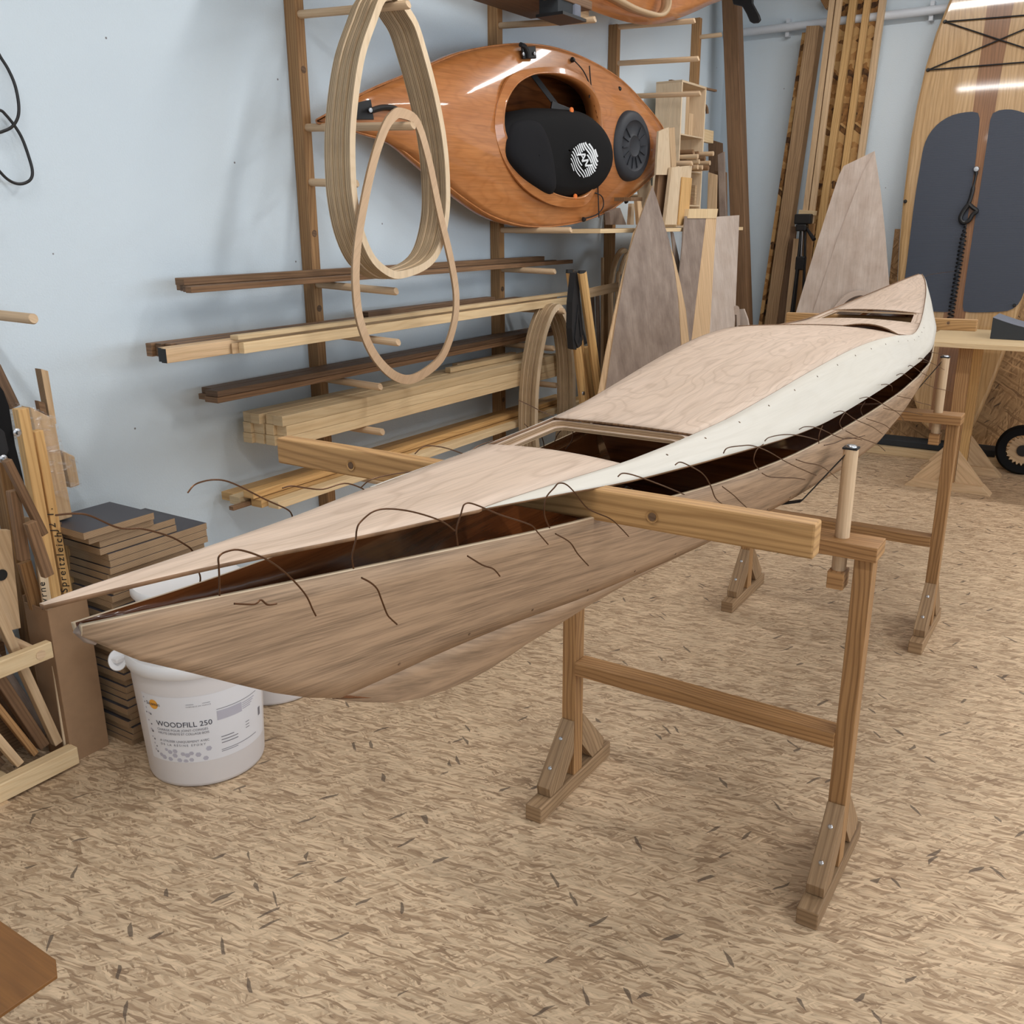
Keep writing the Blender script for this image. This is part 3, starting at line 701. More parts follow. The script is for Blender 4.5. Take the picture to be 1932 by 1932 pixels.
# ---------------------------------------------------------------- kayak stands
def stand(x, yl, yr, label, sag, zt=.851):
    o = empty('kayak_stand', (x, (yl+yr)/2, 0), label, 'stand', 'pair of wooden kayak stands')
    W, D = .040, .046
    Wd = M['stand']
    for y, sd in ((yl, 1), (yr, -1)):
        MB().box((x-D/2, y-W/2, .046), (x+D/2, y+W/2, zt-.034)).build('leg', Wd, o, bevel=.002)
        MB().box((x-.205, y-.024, 0), (x+.19, y+.024, .046)).build('foot', M['foot'], o, bevel=.003)
        for s in (-1, 1):
            a, c = V((x+s*.165, y, .050)), V((x+s*.012, y, .215))
            pts = [(x+s*.15, y-W/2, .047), (x+s*.155, y-W/2, .075), (x+s*.028, y-W/2, .215), (x+s*.024, y-W/2, .215), (x+s*.024, y-W/2, .12), (x+s*.085, y-W/2, .047)]
            br = MB().prism(pts, (0, W, 0), (.6*s, 0, -1)).build('brace', M['foot'], o, bevel=.0015)
            if s < 0:
                for t in (.28, .72):
                    px = V((x-.155, y, .075)).lerp(V((x-.028, y, .215)), t); nn = V((-.74, 0, .67))
                    MB().lathe([(0, .0025), (.0035, .0025), (.0055, .001), (.0055, 0)], px, 14, nn).build('screw', M['steel'], br)
    MB().box((x-.028, yr+.02, .354), (x+.028, yl-.02, .392)).build('stretcher', Wd, o, bevel=.002)
    MB().box((x-.04, yr-.028, zt-.034), (x+.04, yl+.028, zt)).build('crossbar', Wd, o, bevel=.002)
    for y, sd in ((yl, 1), (yr, -1)):
        yp = y-sd*.055
        MB().tube([(x, yp, zt-.075), (x, yp, 1.046)], .0155, 20).build('pole', M['beech'], o, smooth=True, ang=50)
        MB().box((x-.024, yp-.018, zt-.115), (x+.024, yp+.018, zt-.075)).build('pole_block', M['stand'], o, bevel=.002)
    # sling strap under the hull
    path = []
    y0, y1 = yr+.055, yl-.055
    k = V((x, YC(x), 0))
    pts = [(x, y0, 1.046), (x, YC(x)-WC(x)-.010, ZC(x)-.010), (x, YC(x), ZKEEL(x)-.005), (x, YC(x)+WC(x)+.010, ZC(x)-.010), (x, y1, 1.046)]
    b = MB()
    for p, q in zip(pts[:-1], pts[1:]):
        b.beam(p, q, .026, .002, (0, .3, 1))
    for y in (y0, y1): b.box((x-.014, y-.015, 1.046), (x+.014, y+.015, 1.050))
    so = b.build('sling', M['strap'], o)
    for y in (y0, y1): MB().lathe([(0, .005), (.010, .004), (.012, .001), (.012, 0)], (x, y, 1.050), 16).build('washer', M['steel'], so, smooth=True)
    return o
stand(1.985, 1.10, .385, 'nearer wooden kayak stand with a cloth sling, holding up the front half of the kayak', .1)
stand(3.575, 1.165, .452, 'farther wooden kayak stand with a cloth sling, holding up the stern half of the kayak', .1)

# ---------------------------------------------------------------- timber rack on the left wall
def rack_post(x, ztop, pegs, holes, label):
    o = empty('rack_post', (x, 2.62, 0), label, 'rack post', 'wall rack posts with pegs')
    MB().box((x-.022, 2.595, 0), (x+.022, 2.65, ztop)).build('upright', M['post'], o, bevel=.003)
    for z, tip, dz in pegs:
        MB().tube([(x, 2.645, z), (x, tip+.003, z+dz-.001), (x, tip, z+dz)], [.0138, .0138, .012], 18).build('peg', M['beech'], o, smooth=True, ang=50)
    for z in holes:
        MB().tube([(x, 2.5942, z), (x, 2.605, z)], .0125, 16).build('peg_hole', M['walnut'], o)
    return o
rack_post(1.36, 2.9, [(1.283, 2.345, -.004), (.70, 2.535, 0), (1.66, 2.52, 0)], [], 'rack post at the left edge, only its peg ends reaching into view')
rack_post(2.64, 2.9, [(2.214, 2.107, -.027), (1.845, 2.105, -.023), (1.658, 2.37, -.012), (1.292, 2.209, -.016), (1.108, 2.209, -.014), (.932, 2.306, -.009), (.750, 2.306, 0), (.552, 2.306, 0)], [2.035, 1.475, 1.20], 'pale rack post on the left wall from which the big egg-shaped rings hang')
rack_post(3.91, 2.55, [(2.372, 2.105, -.03), (1.478, 2.212, 0), (1.296, 2.296, -.006), (1.108, 2.242, 0), (.933, 2.30, -.004), (.750, 2.282, 0), (.552, 2.26, 0)], [1.20, .65], 'shaded rack post directly below the varnished kayak')
rack_post(5.10, 2.556, [(2.545, 2.150, -.018), (2.362, 2.118, -.02), (2.190, 2.099, -.02), (1.838, 2.126, -.018), (1.655, 2.30, -.006)], [], 'rack post rising behind the right-hand end of the varnished kayak')
rack_post(6.26, 2.772, [(2.66, 2.45, 0)], [], 'rack post nearest the far corner, behind the box of dowels')

def bar(name, label, x0, x1, y0, y1, z, w, h, m, group=None, dz=0.0, ends=None, cat='timber'):
    a, b = V((x0, y0+w/2, z+h/2)), V((x1, y1+w/2, z+h/2+dz))
    o = MB().beam(a, b, w, h).build(name, m, bevel=.0015)
    tag(o, label, cat, group)
    if ends:
        p = MB().box((x0-.0012, y0+.0005, z+.0005), (x0+.004, y0+w-.0005, z+h-.0005)).build('painted_end', ends, o)
        p.parent = o; p['label'] = 'black painted end'
    return o
Z1, Z2, Z3, Z4, Z5 = 1.306, 1.122, .9468, .7645, .5662
g = 'dark strips in the upper rack tier'
bar('timber_strip', 'dark strip at the front of the uppermost timber tier', 1.92, 4.42, 2.425, 2.485, Z1, .026, .019, M['mahog'], g)
bar('timber_strip', 'dark strip second from the front in the uppermost timber tier', 1.945, 4.30, 2.470, 2.520, Z1, .026, .019, M['walnut'], g)
bar('timber_strip', 'dark strip third from the front in the uppermost timber tier', 1.97, 4.36, 2.515, 2.550, Z1, .026, .019, M['walnut'], g)
bar('timber_strip', 'dark strip closest to the wall in the uppermost timber tier', 1.99, 4.25, 2.560, 2.575, Z1, .024, .018, M['mahog'], g)
bar('timber_strip', 'dark strip lying on top of the others in the uppermost timber tier', 1.955, 4.22, 2.500, 2.540, Z1+.0195, .042, .022, M['mahog'], g)
g = 'timbers in the second rack tier'
bar('timber_bar', 'pale bar with a black end, the nearer of the black-ended pair', 1.722, 4.05, 2.315, 2.365, Z2, .023, .042, M['ash'], g, ends=M['black'])
bar('timber_bar', 'pale bar with a black end, the one closer to the wall', 1.735, 4.05, 2.345, 2.395, Z2, .023, .042, M['ash'], g, ends=M['black'])
bar('timber_bar', 'pale pine bar in front of the black-ended pair', 1.985, 4.17, 2.285, 2.335, Z2, .024, .034, M['pine'], g)
bar('timber_strip', 'thin pale strip squeezed behind the front pine bar of the black-ended tier', 1.96, 4.10, 2.3095, 2.3595, Z2, .0045, .033, M['ash'], g)
bar('timber_strip', 'flat pine strip lying on top of the front bar of the black-ended tier', 1.975, 4.17, 2.296, 2.346, Z2+.0425, .036, .014, M['pine'], g)
for i, (y, lab) in enumerate([(2.396, 'brown slat directly behind the black-ended pair'), (2.427, 'second brown slat behind the black-ended pair'), (2.458, 'third brown slat behind the black-ended pair'), (2.489, 'brown slat nearest the wall in the black-ended tier')]):
    bar('timber_strip', lab, 1.83-.012*i, 3.95, y-.01, y+.035, Z2, .027, .040, M['mahog'] if i % 2 else M['walnut'], g)
bar('timber_strip', 'short dark strip lying on the brown slats of the black-ended tier', 2.76, 3.66, 2.455, 2.470, Z2+.0405, .05, .020, M['walnut'], g)
g = 'dark planks in the third rack tier'
bar('plank', 'lower front dark plank of the taped plank pile', 2.0, 4.34, 2.452, 2.500, Z3, .062, .019, M['mahog'], g)
bar('plank', 'lower back dark plank of the taped plank pile', 2.025, 4.30, 2.518, 2.564, Z3, .058, .019, M['mahog'], g)
bar('plank', 'upper front dark plank of the taped plank pile', 2.005, 4.36, 2.455, 2.503, Z3+.0195, .060, .020, M['walnut'], g)
bar('plank', 'upper back dark plank of the taped plank pile', 2.035, 4.28, 2.520, 2.566, Z3+.0195, .050, .020, M['walnut'], g)
# pale bundles
def bundle(x0, x1, ya, yb, z, cells, names, g):
    for i, (cy, cz, w, h) in enumerate(cells):
        bar('timber_stick', names[i], x0+.004*((i*7) % 5), x1-.02*((i*3) % 4), ya+cy, yb+cy, z+cz, w-.0006, h-.0006, M['pine'], g)
nm = lambda s: ['pale pine stick at the top of the %s bundle, room side' % s, 'pale pine stick at the top of the %s bundle, wall side' % s, 'pale pine stick in the middle of the %s bundle, room side' % s, 'pale pine stick in the middle of the %s bundle, wall side' % s, 'pale pine stick at the bottom of the %s bundle, room side' % s, 'pale pine stick at the bottom of the %s bundle, wall side' % s]
cells = [(0, .074, .046, .036), (.046, .074, .046, .036), (0, .036, .052, .038), (.052, .036, .040, .038), (0, 0, .046, .036), (.046, 0, .046, .036)]
bundle(2.212, 4.15, 2.385, 2.375, Z4, cells, nm('nearer thick pine'), 'pine sticks of the nearer bundle')
bundle(2.20, 4.12, 2.487, 2.477, Z4, cells, nm('rear thick pine'), 'pine sticks of the rear bundle')
bar('timber_stick', 'short pine stick lying on top of the thick pine bundles', 3.30, 3.95, 2.47, 2.46, Z4+.111, .03, .022, M['pine'])
bar('timber_stick', 'second short pine stick on the thick pine bundles, against the wall', 3.42, 3.90, 2.52, 2.51, Z4+.111, .03, .022, M['ash'])
g = 'pine beams in the lowest rack tier'
bar('timber_beam', 'yellow pine beam at the wall side of the lowest rack tier', 2.11, 4.45, 2.555, 2.545, Z5, .062, .030, M['pine_new'], g)
bar('timber_beam', 'pale pine beam second from the wall in the lowest rack tier', 2.09, 4.45, 2.497, 2.490, Z5, .055, .030, M['pine'], g)
bar('timber_strip', 'short dark strip end hanging among the pine beams of the lowest tier', 2.035, 2.95, 2.470, 2.465, Z5, .022, .014, M['mahog'], g)
bar('timber_beam', 'pine beam with a split in the middle of the lowest rack tier', 2.11, 4.48, 2.412, 2.420, Z5, .052, .028, M['pine_new'], g)
bar('timber_beam', 'frontmost pine beam of the lowest rack tier', 2.13, 4.50, 2.350, 2.395, Z5, .050, .026, M['pine'], g)
bar('timber_stick', 'pine stick stacked on top of the beams of the lowest rack tier', 2.10, 4.40, 2.438, 2.445, Z5+.0305, .050, .024, M['pine_new'], g)

# ---------------------------------------------------------------- egg-shaped coaming rings
def resample(pts, n):
    """closed smooth outline, n points evenly spaced"""
    P = [V(p) for p in pts]; N = len(P); d = []
    for i in range(N):
        a, b, c, e = P[i-1], P[i], P[(i+1) % N], P[(i+2) % N]
        for k in range(10):
            t = k/10; d.append(.5*((2*b)+(c-a)*t+(2*a-5*b+4*c-e)*t*t+(3*b-a-3*c+e)*t**3))
    L = [0]
    for i in range(len(d)): L.append(L[-1]+(d[(i+1) % len(d)]-d[i]).length)
    out = []; j = 0
    for k in range(n):
        s = L[-1]*k/n
        while L[j+1] < s: j += 1
        t = (s-L[j])/max(L[j+1]-L[j], 1e-9); out.append(d[j].lerp(d[(j+1) % len(d)], t))
    return out
def inset(pts, w, n):
    """offset a planar closed outline inwards by w; n = plane normal"""
    n = V(n).normalized(); N = len(pts); c = sum(pts, V((0, 0, 0)))/N; out = []
    for i in range(N):
        t = (pts[(i+1) % N]-pts[i-1]).normalized(); q = n.cross(t)
        if q.dot(c-pts[i]) < 0: q = -q
        out.append(pts[i]+q*w)
    return out
big = resample([(2.5086, 2.15, 2.1294),(2.4598, 2.15, 2.0495),(2.4291, 2.15, 1.9772),(2.4019, 2.15, 1.8853),(2.3814, 2.15, 1.7874),(2.3731, 2.15, 1.6893),(2.3747, 2.15, 1.5882),(2.3987, 2.15, 1.4781),(2.4521, 2.15, 1.3871),(2.5362, 2.15, 1.3348),(2.6129, 2.15, 1.324),(2.7377, 2.15, 1.346),(2.8188, 2.15, 1.388),(2.8709, 2.15, 1.4639),(2.9016, 2.15, 1.5667),(2.9038, 2.15, 1.6937),(2.8894, 2.15, 1.8044),(2.8597, 2.15, 1.9108),(2.827, 2.15, 1.9965),(2.7921, 2.15, 2.0724),(2.7499, 2.15, 2.1512),(2.7042, 2.15, 2.1917),(2.6569, 2.15, 2.2259),(2.6063, 2.15, 2.2292),(2.5575, 2.15, 2.2024)], 96)
words = ['first', 'second', 'third', 'fourth', 'fifth', 'sixth']
for i in range(6):
    sc = 1+.004*((i*5) % 3); c = sum(big, V((0, 0, 0)))/96
    sh = [V((p.x+.004*((i*3) % 4-1.5), p.y+.0205*i, p.z-.003*(i % 2))) for p in big]
    inn = inset(sh, .026, (0, 1, 0))
    o = MB().ring(sh, inn, (0, .0198, 0), 0, 1, (0, 0, 1)).build('plywood_ring', [M['birch'], M['ply_edge_ring']], smooth=True, ang=50)
    tag(o, 'large egg-shaped plywood ring, %s from the front of the thick bundle' % words[i], 'ring', 'thick bundle of egg-shaped rings')
small = resample([(2.6075, 2.128, 1.8762),(2.6993, 2.128, 1.8528),(2.7612, 2.128, 1.7411),(2.8229, 2.128, 1.5472),(2.8837, 2.128, 1.3787),(2.9118, 2.128, 1.2419),(2.8867, 2.128, 1.1253),(2.8046, 2.128, 1.0145),(2.6793, 2.128, 0.9634),(2.5805, 2.128, 0.9559),(2.4863, 2.128, 0.9934),(2.3952, 2.128, 1.0779),(2.3381, 2.128, 1.1928),(2.325, 2.128, 1.3132),(2.3397, 2.128, 1.4293),(2.3808, 2.128, 1.5602),(2.4436, 2.128, 1.7078),(2.509, 2.128, 1.8163),(2.5602, 2.128, 1.8623)], 110)
o = MB().ring(small, inset(small, .033, (0, 1, 0)), (0, .008, 0), 0, 1, (1, 0, 1)).build('plywood_ring', [M['ring'], M['ply_edge']], smooth=True, ang=50)
tag(o, 'thin flat egg-shaped ring hanging alone in front of the thick ring bundle', 'ring')
mid = resample([(3.9145, 2.265, 1.1412),(3.966, 2.265, 1.1076),(4.0088, 2.265, 1.0512),(4.0479, 2.265, 0.968),(4.0732, 2.265, 0.8371),(4.0837, 2.265, 0.6645),(4.0774, 2.265, 0.5016),(4.0375, 2.265, 0.3428),(3.9636, 2.265, 0.2334),(3.8786, 2.265, 0.212),(3.795, 2.265, 0.2732),(3.7239, 2.265, 0.4097),(3.6892, 2.265, 0.5726),(3.6936, 2.265, 0.7243),(3.7122, 2.265, 0.8492),(3.7404, 2.265, 0.9422),(3.7734, 2.265, 1.0224),(3.8259, 2.265, 1.0962),(3.8697, 2.265, 1.1321)], 80)
for i in range(5):
    sh = [V((p.x+.006*((i*3) % 4-1.5), p.y+.0185*i, p.z-.004*(i % 2))) for p in mid]
    o = MB().ring(sh, inset(sh, .030, (0, 1, 0)), (0, .018, 0), 0, 1, (0, 0, 1)).build('plywood_ring', [M['birch'], M['ply_edge_ring']], smooth=True, ang=50)
    tag(o, 'narrow plywood ring low behind the kayak, %s from the front of its bundle' % words[i], 'ring', 'low bundle of narrow rings behind the kayak')

# ---------------------------------------------------------------- varnished kayak hung on its side
KN = V((-.1084, -.9941, 0))                      # deck faces the room
def dk(p, h): return V(p)+KN*h
def build_hung():
    top = [(2.6194, 2.5205, 1.8596),(2.7211, 2.5094, 1.9117),(2.8262, 2.4979, 1.9602),(2.9349, 2.4861, 2.005),(3.0478, 2.4738, 2.046),(3.2261, 2.4544, 2.1128),(3.3835, 2.4372, 2.1701),(3.5836, 2.4154, 2.2207),(3.7984, 2.392, 2.2562),(4.0305, 2.3667, 2.2683),(4.2838, 2.3391, 2.2493),(4.5631, 2.3086, 2.1948),(4.7949, 2.2834, 2.1046),(4.9916, 2.2619, 2.0025),(5.0776, 2.2525, 1.9216)]
    bot = [(2.6192, 2.5205, 1.8579),(2.7164, 2.5099, 1.8525),(2.8432, 2.4961, 1.8319),(2.9777, 2.4814, 1.8101),(3.1186, 2.4661, 1.7433),(3.2695, 2.4496, 1.6695),(3.3983, 2.4356, 1.607),(3.5352, 2.4207, 1.5517),(3.6808, 2.4048, 1.516),(3.8352, 2.388, 1.497),(4.0407, 2.3656, 1.4985),(4.2607, 2.3416, 1.5204),(4.4955, 2.316, 1.5725),(4.6934, 2.2944, 1.6487),(4.8741, 2.2747, 1.7336),(5.0176, 2.2591, 1.8204),(5.0924, 2.2509, 1.8841)]
    zt, zb = table([(p[0], p[2]) for p in top]), table([(p[0], p[2]) for p in bot])
    x0, x1 = top[0][0]+.002, bot[-1][0]-.002
    K = empty('kayak', (3.8, 2.45, 1.49), 'varnished orange kayak hung on its side on the left wall, cockpit facing the room', 'kayak')
    P = lambda x, z, h=0: V((x, 2.806-.109*x, z))+KN*h
    hm = .36
    def sect(x):
        a, b = zt(x), zb(x); c = (a+b)/2; r = max((a-b)/2, .004); return c, r
    # hull behind the deck
    rows = []
    for x in frange(x0, x1, 70):
        c, r = sect(x); f = (min(r, hm)/hm); d = .20*f**.5*(1-.55*max(0, (3.3-x)/.7)**1 if x < 3.3 else 1)
        d = max(d, .01)
        rows.append([P(x, c-r), P(x, c-r*1.0, -.3*d), P(x, c-r*.78, -.68*d), P(x, c-r*.3, -.95*d), P(x, c, -d), P(x, c+r*.3, -.95*d), P(x, c+r*.78, -.68*d), P(x, c+r, -.3*d), P(x, c+r)])
    MB().grid(rows).build('hull', [M['varnish'], M['hull_in']], K, smooth=True, ang=30, solid=(.006, 1, 1, 0))
    # deck with the cockpit hole
    inner = resample([(3.5657, 2.3913, 1.9131),(3.5847, 2.3893, 2.0006),(3.653, 2.3818, 2.0759),(3.7479, 2.3715, 2.1214),(3.8418, 2.3612, 2.142),(3.9745, 2.3468, 2.1519),(4.1141, 2.3316, 2.1396),(4.2133, 2.3208, 2.1083),(4.2767, 2.3138, 2.0534),(4.3067, 2.3106, 1.9657),(4.3146, 2.3097, 1.8698),(4.2998, 2.3113, 1.7716),(4.2482, 2.3169, 1.6791),(4.1779, 2.3246, 1.631),(4.0693, 2.3364, 1.6219),(3.96, 2.3484, 1.6319),(3.8429, 2.3611, 1.662),(3.7347, 2.3729, 1.7111),(3.6496, 2.3822, 1.7763),(3.5929, 2.3884, 1.8469)], 72)
    outer = resample([(3.5213, 2.3862, 1.8989),(3.5403, 2.3841, 1.9878),(3.6047, 2.3771, 2.089),(3.6944, 2.3673, 2.1338),(3.7977, 2.356, 2.1577),(3.9798, 2.3362, 2.1801),(4.1536, 2.3173, 2.161),(4.2549, 2.3062, 2.1115),(4.3066, 2.3006, 2.0364),(4.3375, 2.2972, 1.9432),(4.3458, 2.2963, 1.8467),(4.3269, 2.2984, 1.7354),(4.2702, 2.3045, 1.6473),(4.195, 2.3127, 1.5918),(4.0984, 2.3233, 1.5811),(3.9919, 2.3349, 1.5824),(3.873, 2.3478, 1.6022),(3.7323, 2.3632, 1.6523),(3.625, 2.3749, 1.7246),(3.5545, 2.3826, 1.8058)], 72)
    cc = sum(inner, V((0, 0, 0)))/72
    n = 96; hole = []; rim = []
    def hit(pts, a):
        d = V((math.cos(a), 0, math.sin(a))); best = None
        for i in range(len(pts)):
            p, q = pts[i], pts[(i+1) % len(pts)]
            ex, ez = q.x-p.x, q.z-p.z; den = d.x*ez-d.z*ex
            if abs(den) < 1e-12: continue
            t = ((p.x-cc.x)*ez-(p.z-cc.z)*ex)/den; s = ((p.x-cc.x)*d.z-(p.z-cc.z)*d.x)/den
            if t > 0 and -1e-6 <= s <= 1+1e-6 and (best is None or t < best): best = t
        return best
    outl = [P(x, zt(x)) for x in frange(x0, x1, 90)]+[P(x, zb(x)) for x in frange(x1, x0, 90)]
    angs = [2*PI*k/n for k in range(n)]
    for e in (V((x0, 0, (zt(x0)+zb(x0))/2)), V((x1, 0, (zt(x1)+zb(x1))/2))):   # keep the two tips sharp
        a = math.atan2(e.z-cc.z, e.x-cc.x) % (2*PI)
        k = min(range(n), key=lambda i: abs(angs[i]-a)); angs[k] = a
    rows = []
    for j in range(11):
        f = j/10; row = []
        for a in angs+[angs[0]]:
            t0, t1 = hit(inner, a), hit(outl, a)
            if t1 is None or t1 < t0: t1 = t0+.01
            t = t0+(t1-t0)*f; x, z = cc.x+math.cos(a)*t, cc.z+math.sin(a)*t
            xx = min(max(x, x0), x1); c, r = sect(xx); s = min(1, abs(z-c)/r)
            row.append(P(x, z, .055*min(1, r/.25)*(1-s*s)))
        rows.append(row)
    b = MB()
    for r0, r1 in zip(rows[:-1], rows[1:]):
        for k in range(n):
            q = [r0[k], r0[k+1], r1[k+1], r1[k]]; b.poly(q, [(p.x, p.z) for p in q])
    b.build('deck', [M['varnish'], M['hull_in'], M['hull_in']], K, smooth=True, ang=45, solid=(.004, -1, 1, 2))
    # coaming: upright lip and flange
    lift = V(KN)*.045
    base = [p-lift*.9 for p in inner]
    b = MB()
    for i in range(72):
        j = (i+1) % 72; b.poly([base[i], base[j], inner[j]+lift, inner[i]+lift], [(i*.02, 0), (i*.02+.02, 0), (i*.02+.02, .08), (i*.02, .08)])
    wl = b.build('coaming', M['varnish'], K, smooth=True, solid=(.006, 0, 0, 0))
    MB().ring([p+KN*.010 for p in outer], [p+KN*.033 for p in inner], KN*.010, 0, 0, (1, 0, 0)).build('coaming_flange', M['varnish'], K, smooth=True, ang=40)
    # seat back bulging out of the cockpit
    def pad(px, h, m, name, par, back=.14, n=60):
        o_ = resample(px, n); c = sum(o_, V((0, 0, 0)))/n; rows = []
        for f, hh in ((1.0, -back), (1.03, -.03), (1.0, .004), (.93, .55*h), (.78, .85*h), (.5, h), (.2, h*1.04), (.02, h*1.04)):
            rows.append([c+(p-c)*f+KN*hh for p in o_+[o_[0]]])
        return MB().grid(rows).build(name, m, par, smooth=True, ang=60)
    seat = pad([(3.5607, 2.3719, 1.8905),(3.6434, 2.3629, 1.9515),(3.7727, 2.3488, 1.9874),(3.9476, 2.3297, 2.0039),(4.1554, 2.3071, 2.0071),(4.3119, 2.29, 1.9625),(4.4077, 2.2796, 1.8863),(4.4306, 2.2771, 1.8011),(4.3817, 2.2824, 1.7245),(4.2681, 2.2948, 1.6594),(4.1214, 2.3108, 1.6369),(3.9727, 2.327, 1.6293),(3.8113, 2.3446, 1.6675),(3.678, 2.3591, 1.7284),(3.5877, 2.3689, 1.8007)], .05, M['fabric'], 'seat_back', K)
    pad([(3.5992, 2.3427, 1.9023),(3.6828, 2.3336, 1.9402),(3.7838, 2.3226, 1.9412),(3.8537, 2.3149, 1.8867),(3.9023, 2.3097, 1.7883),(3.9196, 2.3078, 1.6858),(3.8958, 2.3104, 1.6367),(3.7845, 2.3225, 1.6662),(3.6631, 2.3357, 1.7205),(3.5837, 2.3444, 1.7951)], .034, M['fabric2'], 'seat_panel', seat, .03)
    # round logo: wavy diagonal stripes and an angular monogram
    lc = V((4.0792, 2.2384, 1.7896)); R = .078
    U = V((.9941, -.1084, 0))*1.45; W = V((0, 0, 1)); st = MB()
    da, db = math.cos(-.95), math.sin(-.95)
    pt = lambda p, q, h: lc+U*(p*da-q*db)+W*(p*db+q*da)+KN*h
    for k in range(-6, 7):
        for sgm in range(40):
            pa, pb = -R+2*R*sgm/40, -R+2*R*(sgm+1)/40
            f = lambda p: k*.0125+.0035*math.sin(p*62+k*.5)
            qa, qb = f(pa), f(pb); w = .0032+.0007*k*.35
            w = max(.0016, w)
            if math.hypot(pa, qa) < R and math.hypot(pb, qb) < R and not (abs((pa+pb)/2) < .036 and abs((qa+qb)/2) < .026):
                st.poly([pt(pa, qa-w, 0), pt(pb, qb-w, 0), pt(pb, qb+w, 0), pt(pa, qa+w, 0)])
    zig = [(-.040, -.020), (-.018, .018), (-.004, -.016), (.010, .018), (.022, -.012), (.040, .022)]
    for (a, b_), (c_, d_) in zip(zig[:-1], zig[1:]):
        st.beam(pt(a, b_, .0005), pt(c_, d_, .0005), .008, .001, KN)
    st.beam(pt(-.026, -.004, .0005), pt(-.008, -.002, .0005), .006, .001, KN)
    lg = st.build('logo', M['white_ink'], seat); lg['label'] = 'round white striped logo'
    # straps of the seat
    MB().beam((3.9014, 2.4147, 2.1512), (4.0667, 2.3567, 2.0026), .03, .003, KN).build('seat_strap', M['strap'], K)
    MB().beam((3.9844, 2.3657, 2.0276), (4.078, 2.3205, 2.0013), .035, .012, KN).build('buckle', M['black'], K, bevel=.003)
    for p in ((4.0534, 2.2982, 2.0068), (4.0917, 2.294, 1.6287)):
        MB().lathe([(0, .006), (.012, .005), (.014, 0)], p, 16, KN).build('pull_tab', M['orange'], K, smooth=True)
    # rubber hatch lid with raised spokes
    hc = V((4.596, 2.264, 1.8822)); rx = .17
    hl = MB().lathe([(0, .030), (.045, .030), (.05, .034), (.060, .028), (.115, .028), (.122, .036), (.150, .034), (.166, .020), (.170, 0), (.170, -.035)], hc, 48, KN).build('hatch_lid', M['rubber'], K, smooth=True, ang=50)
    sp = MB(); tv = V((0, 0, 1)); su = V((.9941, -.1084, 0))
    for k in range(14):
        a = 2*PI*k/14+.1; d = su*math.cos(a)+tv*math.sin(a)
        if k in (3, 4): continue
        sp.beam(hc+d*.055+KN*.031, hc+d*.108+KN*.031, .006, .007, KN)
    sp.build('spoke', M['rubber'], hl)
    # end handles, fittings, shock cord
    def fitting(px, nm, m=M['black'], r=.012):
        return MB().lathe([(0, .016), (.6*r, .014), (r, .006), (r, 0)], px, 14, KN).build(nm, m, K, smooth=True)
    for p in ((4.1269, 2.3402, 2.2319), (4.533, 2.3009, 2.1472), (4.6254, 2.2908, 1.6156), (4.2363, 2.3282, 1.5253)): fitting(p, 'deck_fitting')
    hb = MB().tube(curve([(2.8436, 2.4651, 1.9089),(2.9031, 2.4586, 1.9247),(2.9659, 2.4517, 1.9262),(3.0207, 2.4457, 1.9063),(3.0751, 2.4398, 1.9067)], 5), .011, 8)
    h = hb.build('carry_handle', M['black'], K, smooth=True)
    for p in ((2.8308, 2.4564, 1.909), (3.061, 2.4313, 1.9031)): MB().lathe([(0, .004), (.008, .003), (.009, 0)], p, 12, KN).build('bolt', M['steel'], h, smooth=True)
    MB().prism([(2.7678, 2.4943, 1.9274),(2.8624, 2.484, 1.9501),(2.8736, 2.4828, 1.8815),(2.7586, 2.4953, 1.8729)], tuple(KN*.006)).build('bow_cap', M['black'], K, bevel=.002)
    hb = MB().tube(curve([(4.8433, 2.2571, 1.8784),(4.8869, 2.2523, 1.8753),(4.926, 2.2481, 1.8667),(4.9981, 2.2402, 1.873),(5.0438, 2.2352, 1.8699)], 5), .011, 8)
    h = hb.build('carry_handle', M['black'], K, smooth=True)
    MB().lathe([(0, .004), (.010, .003), (.011, 0)], (4.8136, 2.2433, 1.8787), 12, KN).build('bolt', M['steel'], h, smooth=True)
    MB().prism([(5.0192, 2.2529, 1.945),(5.0667, 2.2477, 1.9207),(5.0882, 2.2454, 1.8727),(5.0623, 2.2482, 1.8386),(5.0277, 2.252, 1.8425)], tuple(KN*.008)).build('stern_cap', M['black'], K, bevel=.002)
    bl = MB().beam((3.7379, 2.3676, 2.2122), (3.8309, 2.3574, 2.2257), .05, .012, KN).build('strap_anchor', M['black'], K, bevel=.004)
    MB().tube(curve([(3.7137, 2.3602, 2.2414),(3.7429, 2.357, 2.2368),(3.7649, 2.3546, 2.2146),(3.7685, 2.3542, 2.1941)], 4), .010, 8).build('strap_end', M['strap'], bl, smooth=True)
    for p in ((3.7318, 2.3582, 2.2064), (3.8096, 2.3498, 2.2179)): MB().lathe([(0, .004), (.007, .003), (.008, 0)], p, 12, KN).build('bolt', M['steel'], bl, smooth=True)
    for pts in ([(4.1024, 2.3178, 2.2268),(4.1795, 2.3094, 2.1906),(4.2332, 2.3036, 2.1345),(4.2351, 2.3034, 2.0768)], [(4.2668, 2.2999, 1.6546),(4.3555, 2.2902, 1.6364),(4.3717, 2.2885, 1.5862),(4.3121, 2.295, 1.5478),(4.2117, 2.3059, 1.53)], [(4.2306, 2.3039, 2.2167),(4.2412, 2.3027, 2.1583),(4.2616, 2.3005, 2.0769)], [(4.3209, 2.294, 1.6856),(4.3284, 2.2932, 1.6109),(4.336, 2.2924, 1.5327)]):
        MB().tube(curve(pts, 5), .003, 6).build('deck_line', M['strap'], K, smooth=True)
    # scarf joint fingers showing in the deck
    return K
build_hung()

